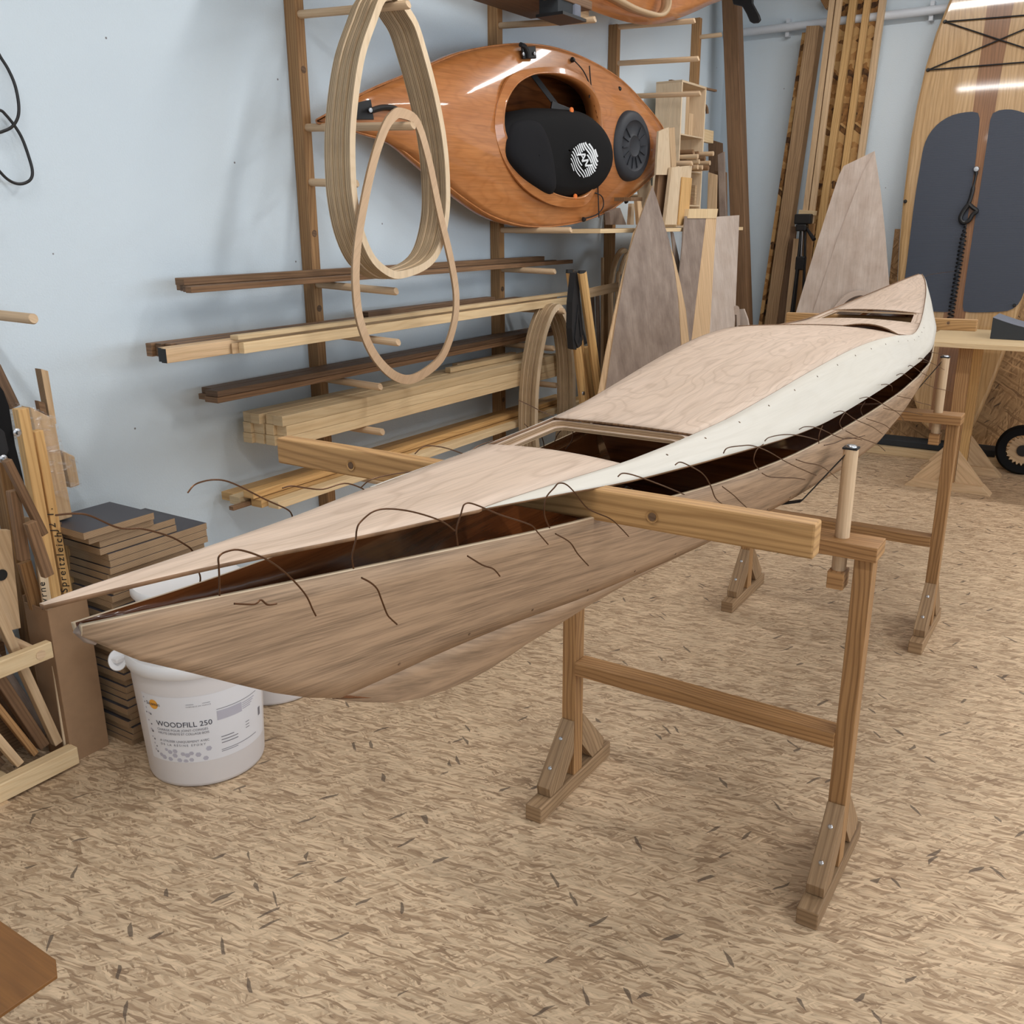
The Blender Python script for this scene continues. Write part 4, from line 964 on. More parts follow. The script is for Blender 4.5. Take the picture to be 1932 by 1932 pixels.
# ---------------------------------------------------------------- things on the top pegs
o = MB().beam((2.4, 2.36, 2.41), (3.99, 2.36, 2.416), .24, .04).build('plank', M['mahog'], bevel=.003)
tag(o, 'wide dark plank on the uppermost pegs, seen from below above the varnished kayak', 'plank')
o = MB().beam((2.4, 2.20, 2.405), (3.97, 2.19, 2.409), .075, .035).build('plank', M['mahog'], bevel=.003)
tag(o, 'narrow brown plank at the front of the uppermost pegs, edge to the room', 'plank')
o = MB().beam((4.0, 2.30, 2.415), (4.13, 2.30, 2.415), .09, .055).build('wood_block', M['ash'], bevel=.003)
tag(o, 'short pale wooden block at the end of the uppermost planks', 'block')
def foam_block():
    o = empty('foam_wedge', (3.7769, 2.18, 2.334), 'black and grey foam wedge sitting on the tip of an uppermost peg', 'foam')
    c = V((3.7769, 2.18, 2.334))
    MB().box(c+V((-.10, -.05, -.006)), c+V((.10, .08, .006))).build('base', M['black'], o)
    MB().box(c+V((-.09, -.02, .006)), c+V((.035, .07, .075))).build('wedge', M['foam'], o)
    MB().box(c+V((.038, -.03, .006)), c+V((.095, .06, .062))).build('cushion', M['foam_top'], o, bevel=.01)
foam_block()
def upper_kayak():
    K = empty('kayak', (4.9, 2.3, 2.5), 'varnished kayak on the highest pegs, cut off by the top of the picture', 'kayak')
    bot = [(3.6905, 2.22, 2.4507),(3.831, 2.22, 2.428),(3.9607, 2.22, 2.4256),(4.0677, 2.22, 2.4203),(4.2631, 2.22, 2.4216),(4.4562, 2.22, 2.4293),(4.6322, 2.22, 2.4448),(4.8177, 2.22, 2.478),(5.0466, 2.22, 2.5383),(5.2548, 2.22, 2.6022),(5.4751, 2.22, 2.6752),(5.6701, 2.22, 2.7351),(5.9538, 2.22, 2.8627)]
    zb = table([(p[0], p[2]) for p in bot]); x0, x1 = bot[0][0], bot[-1][0]; zc = 3.0
    for nm, m, sgn in (('deck', M['varnish'], 1), ('hull', M['varnish'], -1)):
        rows = []
        for x in frange(x0, x1, 40):
            r = zc-zb(x); row = []
            for t in frange(-1, .0, 9):
                y = 2.22-.05*(1-t*t) if sgn > 0 else 2.22+.22*(1-t*t)**.6
                row.append((x, y, zc+t*r))
            rows.append(row)
        MB().grid(rows).build(nm, m, K, smooth=True, solid=(.005, 0, 0, 0))
    rim = curve([(4.0855, 2.13, 2.4738),(4.1894, 2.13, 2.4707),(4.3538, 2.13, 2.4636),(4.4981, 2.13, 2.4671),(4.6372, 2.13, 2.478),(4.7103, 2.13, 2.5038),(4.7447, 2.13, 2.5424),(4.7402, 2.13, 2.5838)], 6)
    b = MB()
    for p, q in zip(rim[:-1], rim[1:]): b.poly([p, q, q+V((0, .05, 0)), p+V((0, .05, 0))])
    b.build('coaming', M['ash'], K, smooth=True, solid=(.016, 0, 0, 0))
upper_kayak()

# ---------------------------------------------------------------- stack of film-faced boards
def board_stack():
    t = .0205; z = 0; rr = random.Random(11)
    plain_lab = 'film-faced plywood offcut buried in the tall stack beside the cardboard box'
    def bd(x0, x1, y0, y1, z, th, label, group='offcuts in the tall board stack'):
        o = MB().prism([(x0, y0, z), (x1, y0, z), (x1, y1, z), (x0, y1, z)], (0, 0, th), (1, 0, 0), 0, 1).build('plywood_offcut', [M['film'], M['ply_edge']], bevel=.001)
        return tag(o, label, 'plywood', group)
    n = 29
    for i in range(n):
        e = .035*(1-i/n) if i < 6 else 0
        x0, x1 = 1.458+rr.uniform(-.008, .004)-e*.3, 1.80+rr.uniform(-.012, .006)+e*.3
        y0 = 2.327+rr.uniform(-.006, .008)-e*.4
        lab = plain_lab
        if i == n-1: lab = 'dark-topped full-width offcut of the tall stack, under the two shorter tiers'
        bd(x0, x1, y0, 2.61+rr.uniform(-.02, .02), z, t, lab); z += t+.0006
    for i in range(2):
        bd(1.44+.004*i, 1.70, 2.332+.003*i, 2.60, z, t, ['lower board of the middle tier on the offcut stack', 'upper board of the middle tier on the offcut stack'][i]); z += t+.0006
    for i in range(2):
        bd(1.398-.02*i+.012, 1.622-.004*i, 2.33-.012*i, 2.53, z, t, ['lower board of the small top tier on the offcut stack', 'topmost small offcut with its dark film face up'][i]); z += t+.0006
board_stack()

# ---------------------------------------------------------------- buckets
def bucket(cx, cy, r0, r1, h, lid_r, label, name='bucket'):
    o = empty(name, (cx, cy, 0), label, 'bucket')
    body = MB().lathe([(0, .004), (r0-.012, .0), (r0-.003, .004), (r0, .014), (r1, h)], (cx, cy, 0), 64).build('body', M['bucket'], o, smooth=True, ang=50)
    MB().lathe([(lid_r-.004, h-.002), (lid_r, h+.002), (lid_r, h+.026), (lid_r-.006, h+.034), (lid_r-.012, h+.034), (lid_r-.018, h+.022), (lid_r-.03, h+.020), (0, h+.020)], (cx, cy, 0), 64).build('lid', M['white_pl'], o, smooth=True, ang=50)
    return o, body
bcx, bcy, br0, br1, bh = 1.531, 2.078, .163, .180, .345
bk, bbody = bucket(bcx, bcy, br0, br1, bh, .188, 'large white bucket with a printed label standing under the bow of the kayak')
# spoon-shaped pull tab on the rim, at the left
def bucket_tab():
    d = V((-.81, .586, 0)); c = V((bcx, bcy, bh+.012))+d*.206+V((0, 0, -.006)); nrm = V((-.50, -.62, .55)).normalized()
    u = V((-.62, .50, 0)).normalized(); u = (u-nrm*u.dot(nrm)).normalized(); w = nrm.cross(u); rows = []
    for f in (0.02, .35, .7, .88, 1.0):
        rows.append([c+u*(.024*f*math.cos(2*PI*k/28))+w*(.030*f*math.sin(2*PI*k/28))+nrm*(.010*f*f) for k in range(29)])
    b = MB().grid(rows)
    b.build('pull_tab', M['white_pl'], bk, smooth=True, solid=(.004, 0, 0, 0))
    MB().box((bcx-.152-.03, bcy+.105, bh+.004), (bcx-.150+.01, bcy+.135, bh+.018)).build('tab_neck', M['white_pl'], bk, bevel=.003)
bucket_tab()
# label wrapped on the bucket: s = metres round the wall (0 = facing the camera), z = height
BA0 = math.atan2(-bcy, -bcx)
def onb(s, z, e=.0012):
    r = br0+(br1-br0)*(z-.014)/(bh-.014)+e; a = BA0+s/.172
    return V((bcx+r*math.cos(a), bcy+r*math.sin(a), z))
DS, DZ = -.072, .040
onl = lambda s, z, e: onb(s+DS, z+DZ, e)
def patch(b, s0, s1, z0, z1, e, n=1):
    n = max(n, int((s1-s0)/.008)+1)
    for k in range(n):
        a, c = s0+(s1-s0)*k/n, s0+(s1-s0)*(k+1)/n
        b.poly([onl(a, z0, e), onl(c, z0, e), onl(c, z1, e), onl(a, z1, e)])
    return b
def bucket_label():
    lab = patch(MB(), -.106, .285, .044, .250, .0006).build('label', M['label'], bk, smooth=True)
    def text(txt, s, z, size, m, track=1.0):
        writing('print', txt, size, (0, 0, 0), (1, 0, 0), (0, 1, 0), m, lab, .00005, 0, track, wrap=lambda x, y, zz: onl(s+x, z+y, .0016+zz))
    def bit(s0, s1, z0, z1, m): patch(MB(), s0, s1, z0, z1, .0011).build('print', M[m], lab)
    text('WOODFILL 250', -.063, .1575, .0225, M['ink'])
    text('CHARGE POUR JOINT-CONGÉS', -.063, .1435, .0099, M['ink2'], 1.02)
    text('HAUTE DENSITÉ ET COLLAGE BOIS', -.063, .1325, .0096, M['ink2'], .95)
    text('A UTILISER UNIQUEMENT AVEC', -.060, .1085, .0094, M['ink2'], 1.05)
    text('DE LA RÉSINE ÉPOXY', -.060, .0965, .0094, M['ink2'], 1.5)
    b = MB(); cs, cz = -.063, .222
    for k in range(24):
        a0, a1 = 2*PI*k/24, 2*PI*(k+1)/24
        b.poly([onl(cs, cz, .0009), onl(cs+.0145*math.cos(a0), cz+.0145*math.sin(a0), .0009), onl(cs+.0145*math.cos(a1), cz+.0145*math.sin(a1), .0009)])
    b.build('print', M['logo_o'], lab)
    text('Sicomin', -.0885, .2185, .0148, M['ink'])
    text('FABRIQUÉ EN FRANCE', .030, .2185, .0050, M['ink2'], 1.3)
    bit(.030, .050, .226, .2272, 'ink2'); bit(.072, .092, .226, .2272, 'ink2')
    bit(.106, .24, .1975, .1992, 'ink2'); bit(.106, .180, .164, .193, 'inkl')
    for k in range(4): bit(.182, .23-.006*k, .187-.006*k, .190-.006*k, 'inkl')
    for k in range(3): bit(.112, .15+.012*(k > 0), .108-.0095*k, .1105-.0095*k, 'ink2')
    for k in range(3): bit(.190, .204, .122-.009*k, .1242-.009*k, 'ink2')
    bit(.110, .232, .068, .0698, 'ink2'); bit(.110, .160, .0625, .0643, 'ink2'); bit(.250, .262, .112, .138, 'ink2')
    spots = [(-.098, .236, .003), (-.096, .222, .0025), (-.094, .205, .003), (-.096, .190, .003), (-.086, .190, .0035), (-.080, .188, .004), (-.093, .165, .003), (-.084, .155, .003), (-.088, .138, .004), (-.084, .133, .0045), (-.089, .114, .003), (-.082, .108, .0035), (-.085, .094, .003), (-.078, .086, .003), (-.084, .074, .004), (-.078, .069, .0035),
             (-.045, .082, .0055), (-.034, .076, .0075), (-.018, .080, .0075), (-.020, .066, .008), (.004, .072, .007), (.016, .068, .008), (.028, .074, .007), (.046, .068, .0085), (.076, .083, .0085), (-.066, .062, .0065), (-.056, .056, .008), (-.036, .053, .0075), (-.008, .052, .0075), (.010, .049, .0075), (.026, .053, .007), (.065, .054, .008)]
    for i, (s, z, r) in enumerate(spots):
        hx = [(s+r*math.cos(PI*k/3), z+r*.92*math.sin(PI*k/3)) for k in range(6)]
        MB().poly([onl(a, max(c, .0455), .001+.00002*(i % 5)) for a, c in hx]).build('print', M['ink2' if i < 16 and i % 2 else 'inkl'], lab)
bucket_label()
tub = empty('tub', (1.54, 2.09, .380), 'small white lidded tub standing on top of the labelled bucket', 'tub')
MB().lathe([(0, .37), (.125, .37), (.132, .376), (.142, .54)], (1.535, 2.085, 0), 56).build('body', M['bucket'], tub, smooth=True, ang=50)
MB().lathe([(.148, .536), (.152, .542), (.152, .560), (.146, .566), (.138, .560), (0, .560)], (1.535, 2.085, 0), 56).build('lid', M['white_pl'], tub, smooth=True, ang=50)
bucket(1.955, 2.25, .155, .172, .33, .178, 'white bucket half hidden behind the labelled one, to its right')

# ---------------------------------------------------------------- left corner: carton of sticks, floor rack, cord, stool
def to_floor(p, q, z=0.0):
    """continue the line p->q down to height z"""
    p, q = V(p), V(q); t = (z-p.z)/(q.z-p.z); return p+(q-p)*t
def carton():
    o = MB()
    x0, x1, y0, y1, h, t = 1.292, 1.412, 2.385, 2.505, .485, .004
    o.prism([(x0, y0, 0), (x1, y0, 0), (x1, y0+t, 0), (x0, y0+t, 0)], (0, 0, h)); o.prism([(x0, y1-t, 0), (x1, y1-t, 0), (x1, y1, 0), (x0, y1, 0)], (0, 0, h+.02))
    o.prism([(x0, y0+t, 0), (x0+t, y0+t, 0), (x0+t, y1-t, 0), (x0, y1-t, 0)], (0, 0, h)); o.prism([(x1-t, y0+t, 0), (x1, y0+t, 0), (x1, y1-t, 0), (x1-t, y1-t, 0)], (0, 0, h))
    o.prism([(x0+t, y0+t, .002), (x1-t, y0+t, .002), (x1-t, y1-t, .002), (x0+t, y1-t, .002)], (0, 0, t))
    tag(o.build('carton', M['cardboard'], bevel=.001), 'tall narrow cardboard box standing on the floor, full of upright sticks', 'cardboard box')
carton()
def stick(name, p, q, w, h, m, label, up=(0, 1, 0), z=.008, grp='sticks standing in the cardboard box'):
    a, b = V(p), to_floor(p, q, z)
    o = MB().beam(a, b, w, h, up).build(name, m, bevel=.002)
    return tag(o, label, 'stick', grp)
s1 = stick('pine_stick', (1.3311, 2.425, 1.0438), (1.3388, 2.425, 0.4783), .030, .030, M['pine_new'], 'tallest honey-coloured square stick in the cardboard box')
s2 = stick('pine_stick', (1.3728, 2.44, 0.9742), (1.3835, 2.44, 0.4755), .026, .028, M['pine_new'], 'honey-coloured stick with handwriting on it, second in the cardboard box')
def hand(txt, size, px0, px1, par, m=M['pen']):
    a, b = V(px0), V(px1); d = (b-a).normalized()
    writing('handwriting', txt, size, a, d, V((0, -1, 0)).cross(d), m, par, .0003, .25, 1.25)
hand('Spreitzleich', .030, (1.3808, 2.4245, 0.4996), (1.3887, 2.4245, 0.6708), s2)
hand('J2 T.', .030, (1.3767, 2.4245, 0.6853), (1.3754, 2.4245, 0.7557), s2)
s3 = stick('white_stick', (1.3124, 2.41, 0.6799), (1.3083, 2.41, 0.4845), .024, .008, M['birch'], 'thin pale stick with marker letters, in the front of the cardboard box')
hand('Kyrne', .028, (1.307, 2.4045, 0.4782), (1.3087, 2.4045, 0.5652), s3)
stick('pine_stick', (1.3522, 2.46, 0.9419), (1.3344, 2.46, 0.4965), .028, .02, M['ash'], 'pale stick at the back left of the cardboard box, behind the black strap')
stick('pine_stick', (1.4632, 2.53, 0.6703), (1.4612, 2.53, 0.497), .022, .02, M['pine_new'], 'short honey-coloured stick holding up the film-wrapped plank')
stick('dark_stick', (1.3971, 2.45, 0.7035), (1.3904, 2.45, 0.5204), .016, .02, M['walnut'], 'dark narrow stick between the two honey-coloured sticks of the cardboard box')
stick('pine_stick', (1.2953, 2.47, 0.6115), (1.3072, 2.47, 0.4876), .034, .02, M['pine_old'], 'broad brown stick at the left side inside the cardboard box')
def wrapped():
    o = empty('wrapped_offcuts', (1.4343, 2.48, 0.6867), 'oak offcuts bundled in shiny cling film, standing above the cardboard box', 'wood bundle')
    MB().prism([(1.3784, 2.46, 1.0356),(1.4418, 2.46, 0.9909),(1.4507, 2.46, 0.7033),(1.403, 2.46, 0.7018)], (0, .045, 0), (1.4507, 2.46, 0.7033) and (V((1.4507, 2.46, 0.7033))-V((1.4418, 2.46, 0.9909)))).build('plank', M['ash'], o, bevel=.002)
    MB().prism([(1.4566, 2.515, 1.1252),(1.4771, 2.515, 1.1166),(1.4781, 2.515, 0.965),(1.4609, 2.515, 0.968)], (0, .03, 0), (.1, 0, -1), 0, 1).build('plywood_strip', [M['ash'], M['ply_edge']], o, bevel=.001)
    MB().prism([(1.4847, 2.52, 0.8852),(1.5207, 2.52, 0.8604),(1.5239, 2.52, 0.7726),(1.4946, 2.52, 0.7698)], (0, .05, 0), (0, 0, 1)).build('end_block', M['ash'], o, bevel=.003)
    MB().prism([(1.4318, 2.51, 1.04),(1.4507, 2.51, 1.031),(1.4523, 2.51, 0.9929),(1.4331, 2.51, 1.0098)], (0, .02, 0)).build('small_block', M['mahog'], o, bevel=.002)
    q = lambda s, y: s
    MB().prism([(1.3704, 2.452, 1.0435),(1.4426, 2.452, 0.9976),(1.4493, 2.452, 0.9009),(1.4884, 2.452, 0.8805),(1.4885, 2.452, 0.7861),(1.4533, 2.452, 0.7834),(1.4438, 2.452, 0.7542),(1.4019, 2.452, 0.785)], (0, .125, 0)).build('film_wrap', M['cling'], o)
wrapped()
def floor_rack():
    o = empty('floor_rack', (.85, 2.42, 0), 'low floor rack of pine rails with leaning offcuts, at the left edge', 'rack')
    MB().box((.30, 2.355, .008), (1.297, 2.395, .062)).build('base_rail', M['pine'], o, bevel=.003)
    for x in (1.06, .5): MB().box((x-.02, 2.34, 0), (x+.02, 2.41, .008)).build('foot_pad', M['beech'], o)
    MB().box((.30, 2.345, .362), (1.268, 2.372, .410)).build('front_rail', M['pine'], o, bevel=.003)
    MB().tube([(1.232, 2.343, .385), (1.232, 2.63, .40)], .0135, 18).build('dowel', M['beech'], o, smooth=True, ang=50)
    MB().box((.30, 2.60, 0), (1.268, 2.64, .44)).build('back_board', M['mahog'], o, bevel=.003)
    for x in (.45, 1.10): MB().box((x-.02, 2.37, .02), (x+.02, 2.60, .05)).build('cross_rail', M['pine'], o, bevel=.002)
floor_rack()
def leaner(p, q, w, h, m, label, z=.066, top=.75, name='timber_offcut'):
    a = V(p); b = to_floor(p, q, z); c = to_floor(p, q, top)
    tag(MB().beam(c, b, w, h, (0, 1, 0)).build(name, m, bevel=.002), label, 'offcut', 'offcuts leaning in the floor rack')
leaner((1.1795, 2.42, 0.493), (1.2788, 2.42, 0.045), .024, .026, M['ash'], 'pale square offcut leaning rightmost in the floor rack')
leaner((1.1594, 2.44, 0.3106), (1.2646, 2.44, 0.0033), .030, .03, M['mahog'], 'brown board leaning second from the right in the floor rack')
leaner((1.1357, 2.42, 0.2379), (1.2233, 2.42, 0.0251), .018, .022, M['pine_old'], 'thin honey-coloured offcut third from the right in the floor rack')
leaner((1.1155, 2.41, 0.1526), (1.1676, 2.41, 0.0308), .022, .03, M['ash'], 'pale offcut fourth from the right in the floor rack')
leaner((1.1234, 2.45, 0.0683), (1.1574, 2.45, -0.0017), .02, .03, M['walnut'], 'dark offcut at the left end of the floor rack')
leaner((1.1971, 2.5, 0.3352), (1.2876, 2.5, 0.0715), .02, .02, M['grey_wood'], 'greyish offcut behind the brown board in the floor rack')
leaner((1.1954, 2.53, 0.2277), (1.3009, 2.53, -0.063), .03, .02, M['walnut'], 'dark offcut at the very back of the floor rack')
def slat(p, q, w, h, label, m=M['mahog']):
    tag(MB().beam(p, q, w, h, (0, 1, 0)).build('weathered_slat', m, bevel=.002), label, 'slat', 'weathered slats on the left edge')
slat((1.2062, 2.3, 0.9446), (1.2692, 2.3, 0.7301), .019, .022, 'weathered brown slat slanting in front of the handwritten sticks')
slat((1.2248, 2.33, 0.8568), (1.2228, 2.33, 0.6675), .026, .024, 'upper weathered slat with a blunt end, left of the light dowel end')
slat((1.2277, 2.28, 0.7786), (1.2514, 2.28, 0.6236), .027, .022, 'lowest weathered slat, its end hanging over the pale lettered stick')
slat((1.3519, 2.56, 1.1438), (1.3879, 2.56, 1.0242), .03, .02, 'dark brown slat leaning on the wall above the black strap', M['walnut'])
o = MB().prism([(1.1868, 2.46, 0.7371),(1.2691, 2.46, 0.714),(1.2512, 2.46, 0.4295),(1.1634, 2.46, 0.4395)], (0, .02, 0), (.2, 0, -1)).build('slotted_board', M['ash'], bevel=.002)
tag(o, 'pale board with a round dark hole at the left edge, behind the floor rack', 'board')
MB().lathe([(0, .001), (.016, .001), (.016, 0)], (1.2231, 2.458, 0.598), 18, (0, -1, 0)).build('hole', M['black'], o)
def black_strap():
    o = empty('clamp_strap', (1.264, 2.36, 0.9781), 'wide black rubber strap with chrome wing nuts hanging at the left edge', 'strap')
    MB().prism([(1.2512, 2.37, 1.1368),(1.2673, 2.37, 1.1035),(1.2747, 2.37, 1.0653),(1.2739, 2.37, 0.9609),(1.2784, 2.37, 0.903),(1.2823, 2.37, 0.8223),(1.2732, 2.37, 0.8202),(1.2623, 2.37, 0.8922),(1.2447, 2.37, 0.9386),(1.2203, 2.37, 0.9576)], (0, .02, 0)).build('band', M['fabric'], o, bevel=.004)
    MB().prism([(1.2189, 2.345, 1.0295),(1.2392, 2.345, 1.0053),(1.2419, 2.345, 0.9563),(1.2271, 2.345, 0.9343),(1.2051, 2.345, 0.95)], (0, .02, 0)).build('fold', M['strap'], o, bevel=.004)
    for px in ((1.2767, 2.36, 0.9952), (1.2196, 2.34, 0.9393)):
        MB().lathe([(0, .012), (.005, .012), (.006, .004), (.011, .002), (.011, 0)], px, 16, (0, -1, 0)).build('wing_nut', M['steel'], o, smooth=True)
black_strap()
def cord():
    p = [(1.4897, 2.62, 2.0145),(1.5185, 2.62, 1.9813),(1.5394, 2.62, 1.9384),(1.5561, 2.62, 1.9095),(1.5687, 2.62, 1.8718),(1.5713, 2.62, 1.8257),(1.5641, 2.62, 1.7917),(1.5449, 2.62, 1.7661),(1.5191, 2.62, 1.7522),(1.4949, 2.62, 1.7465),(1.4655, 2.62, 1.7575),(1.4576, 2.62, 1.7764),(1.4863, 2.62, 1.7957),(1.5162, 2.62, 1.8035),(1.5316, 2.62, 1.7917),(1.5509, 2.62, 1.7666),(1.5666, 2.62, 1.7353),(1.5774, 2.62, 1.6909),(1.582, 2.62, 1.6537),(1.5736, 2.62, 1.6312),(1.5517, 2.62, 1.6193),(1.5289, 2.62, 1.6186),(1.5068, 2.62, 1.6289),(1.487, 2.62, 1.6499),(1.4659, 2.62, 1.6784),(1.4419, 2.62, 1.7427)]
    tag(MB().tube(curve(p, 6), .0042, 8).build('cord', M['black'], smooth=True), 'looped black electric cord hanging on the wall at the left edge', 'cord')
cord()
def stool():
    z = .45; t = .006
    o = empty('work_stool', (.40, 1.35, 0), 'corner of a brown stained wooden stool top in the lower left', 'stool')
    pts = [(.574, 1.75, z-t), (.574, 1.198, z-t), (.557, 1.167, z-t), (.15, 1.167, z-t), (.15, 1.75, z-t)]
    MB().prism(pts, (0, 0, t), (0, 1, 0)).build('top', M['stain'], o, bevel=.001)
    for x, y in ((.44, 1.30), (.27, 1.30), (.44, 1.63), (.27, 1.63)): MB().box((x-.02, y-.02, 0), (x+.02, y+.02, z-t)).build('leg', M['stain'], o, bevel=.002)
stool()

# ---------------------------------------------------------------- far left: shelf, cabinet, leaning panels
o = MB().box((4.02, 2.115, 1.461), (5.95, 2.59, 1.480)).build('shelf_board', M['pine'], bevel=.002)
tag(o, 'long pine shelf board on the rack pegs, right of the varnished kayak', 'shelf')
def cabinet():
    x0, x1, y0, y1, z0, z1, t = 5.55, 5.93, 2.40, 2.567, 1.482, 2.30, .012
    o = empty('pigeonhole_cabinet', (5.74, 2.48, 1.482), 'tall open plywood cabinet with pigeonholes of dowels on the shelf in the far corner', 'cabinet')
    MB().box((x0, y0, z0), (x0+t, y1, z1)).build('side_panel', M['birch'], o, bevel=.001)
    MB().box((x1-t, y0, z0), (x1, y1, z1)).build('side_panel', M['birch'], o, bevel=.001)
    MB().box((x0+t, y1-.006, z0), (x1-t, y1, z1)).build('back_panel', M['birch'], o)
    MB().box((x0, y0, z1), (x1, y1, z1+t)).build('top_panel', M['birch'], o, bevel=.001)
    for z in (1.487, 1.611, 1.811, 2.016): MB().box((x0+t, y0+.005, z-.004), (x1-t, y1-.006, z+.004)).build('divider', M['birch'], o)
    return o
cabinet()
rr = random.Random(5)
lab = ['thin ply sheet standing in the top pigeonhole, against the left side', 'clear-edged sheet standing second in the top pigeonhole', 'wider board standing in the middle of the top pigeonhole', 'short block standing at the right in the top pigeonhole']
for i, (xa, w, h) in enumerate([(5.572, .02, .20), (5.605, .05, .21), (5.68, .05, .22), (5.76, .07, .13)]):
    tag(MB().box((xa, 2.405+.01*i, 2.0205), (xa+w, 2.55, 2.0205+h)).build('offcut_block', M['white_ply'] if i < 2 else M['ash'], bevel=.001), lab[i], 'offcut', 'offcuts in the top pigeonhole')
n = 0; names = ['leftmost', 'left of the middle', 'in the middle', 'right of the middle', 'rightmost']
for row in range(4):
    for k in range(5):
        xa = 5.582+.055*k+.02*(row % 2); zc = 1.8155+.0142+.0285*row
        L = 2.40-rr.uniform(0, .12)
        d = MB().tube([(xa, 2.555, zc), (xa, L, zc)], .0138, 12).build('dowel_offcut', M['beech'] if (k+row) % 3 else M['mahog'], smooth=True, ang=50)
        tag(d, 'dowel end in the second pigeonhole, %s row from the bottom, %s' % (['lowest', 'second', 'third', 'top'][row], names[k]), 'dowel', 'dowel ends in the second pigeonhole')
for k, (xa, w, h) in enumerate([(5.575, .04, .09), (5.63, .05, .13), (5.70, .03, .10), (5.75, .07, .05), (5.85, .03, .12)]):
    tag(MB().box((xa, 2.41, 1.6155), (xa+w, 2.555, 1.6155+h)).build('offcut_block', M['mahog'] if k % 2 else M['ash'], bevel=.001), 'wooden offcut in the third pigeonhole, number %s from the left side' % ['one', 'two', 'three', 'four', 'five'][k], 'offcut', 'offcuts in the third pigeonhole')
for k, (xa, w, h) in enumerate([(5.58, .06, .08), (5.68, .04, .10), (5.76, .09, .04)]):
    tag(MB().box((xa, 2.41, 1.4915), (xa+w, 2.555, 1.4915+h)).build('offcut_block', M['ash'], bevel=.001), 'wooden offcut in the lowest pigeonhole, %s from the left' % ['first', 'second', 'third'][k], 'offcut', 'offcuts in the lowest pigeonhole')
o = MB().beam((5.60, 2.50, 2.319), (6.18, 2.44, 2.319), .02, .012).build('thin_strip', M['mahog']); tag(o, 'thin brown strip lying across the top of the pigeonhole cabinet', 'strip')
o = MB().box((5.931, 2.42, 2.0), (6.14, 2.45, 2.075)).build('wood_block', M['pine'], bevel=.002); tag(o, 'pale block sticking out at the right side of the pigeonhole cabinet', 'block')
b = MB()
arc = [(5.985+.05*math.cos(PI*k/12), 2.43, 2.17+.045*math.sin(PI*k/12)) for k in range(13)]
b.tube(arc, .010, 10); tag(b.build('hook', M['mahog'], smooth=True), 'curved brown wooden hook at the right side of the pigeonhole cabinet', 'hook')
def upright(px, y, th, m, label, name='offcut_board', cat='offcut', g='boards standing on the shelf', mside=None):
    b = MB().prism(px, (0, th, 0), (0, 0, 1), 0, 0 if mside is None else 1)
    return tag(b.build(name, m if mside is None else [m, mside], bevel=.001), label, cat, g)
upright([(4.8523, 2.135, 1.7869),(5.1238, 2.135, 1.8097),(5.0887, 2.135, 1.4966),(4.7936, 2.135, 1.4975)], 2.135, .02, M['birch'], 'broad pale board standing on the shelf edge beside the dark plank offcut')
upright([(4.9755, 2.125, 1.7434),(5.1084, 2.125, 1.7427),(5.0799, 2.125, 1.4965),(4.947, 2.125, 1.4969)], 2.125, .008, M['pine_new'], 'amber-striped slim board in front of the broad pale board')
upright([(4.7872, 2.18, 1.7489),(4.9517, 2.18, 1.7551),(4.8877, 2.18, 1.4974),(4.7498, 2.18, 1.5086)], 2.18, .02, M['mahog'], 'dark brown board standing between the pointed panel and the broad pale board')
upright([(4.723, 2.16, 1.9563),(4.8466, 2.16, 1.9858),(4.8993, 2.16, 1.7525),(4.7104, 2.16, 1.7454)], 2.16, .012, M['birch'], 'pale board tip peeking out above the dark stern end of the varnished kayak')
upright([(4.8583, 2.165, 1.9818),(4.933, 2.165, 1.9926),(4.9756, 2.165, 1.8041),(4.9246, 2.165, 1.7536)], 2.165, .02, M['ash'], 'narrow tan board just left of the pigeonhole dowels')
upright([(4.7978, 2.3, 1.6996),(4.932, 2.3, 1.7718),(5.0264, 2.3, 1.4977),(4.8807, 2.3, 1.4981)], 2.30, .015, M['birch'], 'pale board behind the tip of the big pointed panel')
upright([(4.3373, 2.12, 1.6276),(4.4693, 2.12, 1.6302),(4.4707, 2.12, 1.6126),(4.3385, 2.12, 1.6104)], 2.12, .09, M['mahog'], 'short brown strip lying above the shelf left of the pointed panel')
upright([(4.4261, 2.28, 1.5611),(4.5443, 2.28, 1.5829),(4.6239, 2.28, 1.4988),(4.4413, 2.28, 1.4993)], 2.28, .03, M['grey_wood'], 'greyish offcut at the left end of the shelf below the varnished kayak')
upright([(4.5154, 2.2, 1.602),(4.5462, 2.2, 1.6024),(4.5477, 2.2, 1.4985),(4.5043, 2.2, 1.4987)], 2.20, .02, M['birch'], 'slender pale stick standing on the shelf left of the pointed panel')
upright([(4.6173, 2.22, 1.6247),(4.6689, 2.22, 1.615),(4.7175, 2.22, 1.4981),(4.6526, 2.22, 1.4983)], 2.22, .02, M['ash'], 'slender tan stick leaning on the shelf next to the pale one')
upright([(5.0244, 2.1, 1.58),(5.4608, 2.1, 1.5844),(5.444, 2.1, 1.531),(5.0159, 2.1, 1.53)], 2.13, .15, M['pine'], 'low rough pine block on the shelf behind the three-faced panel')
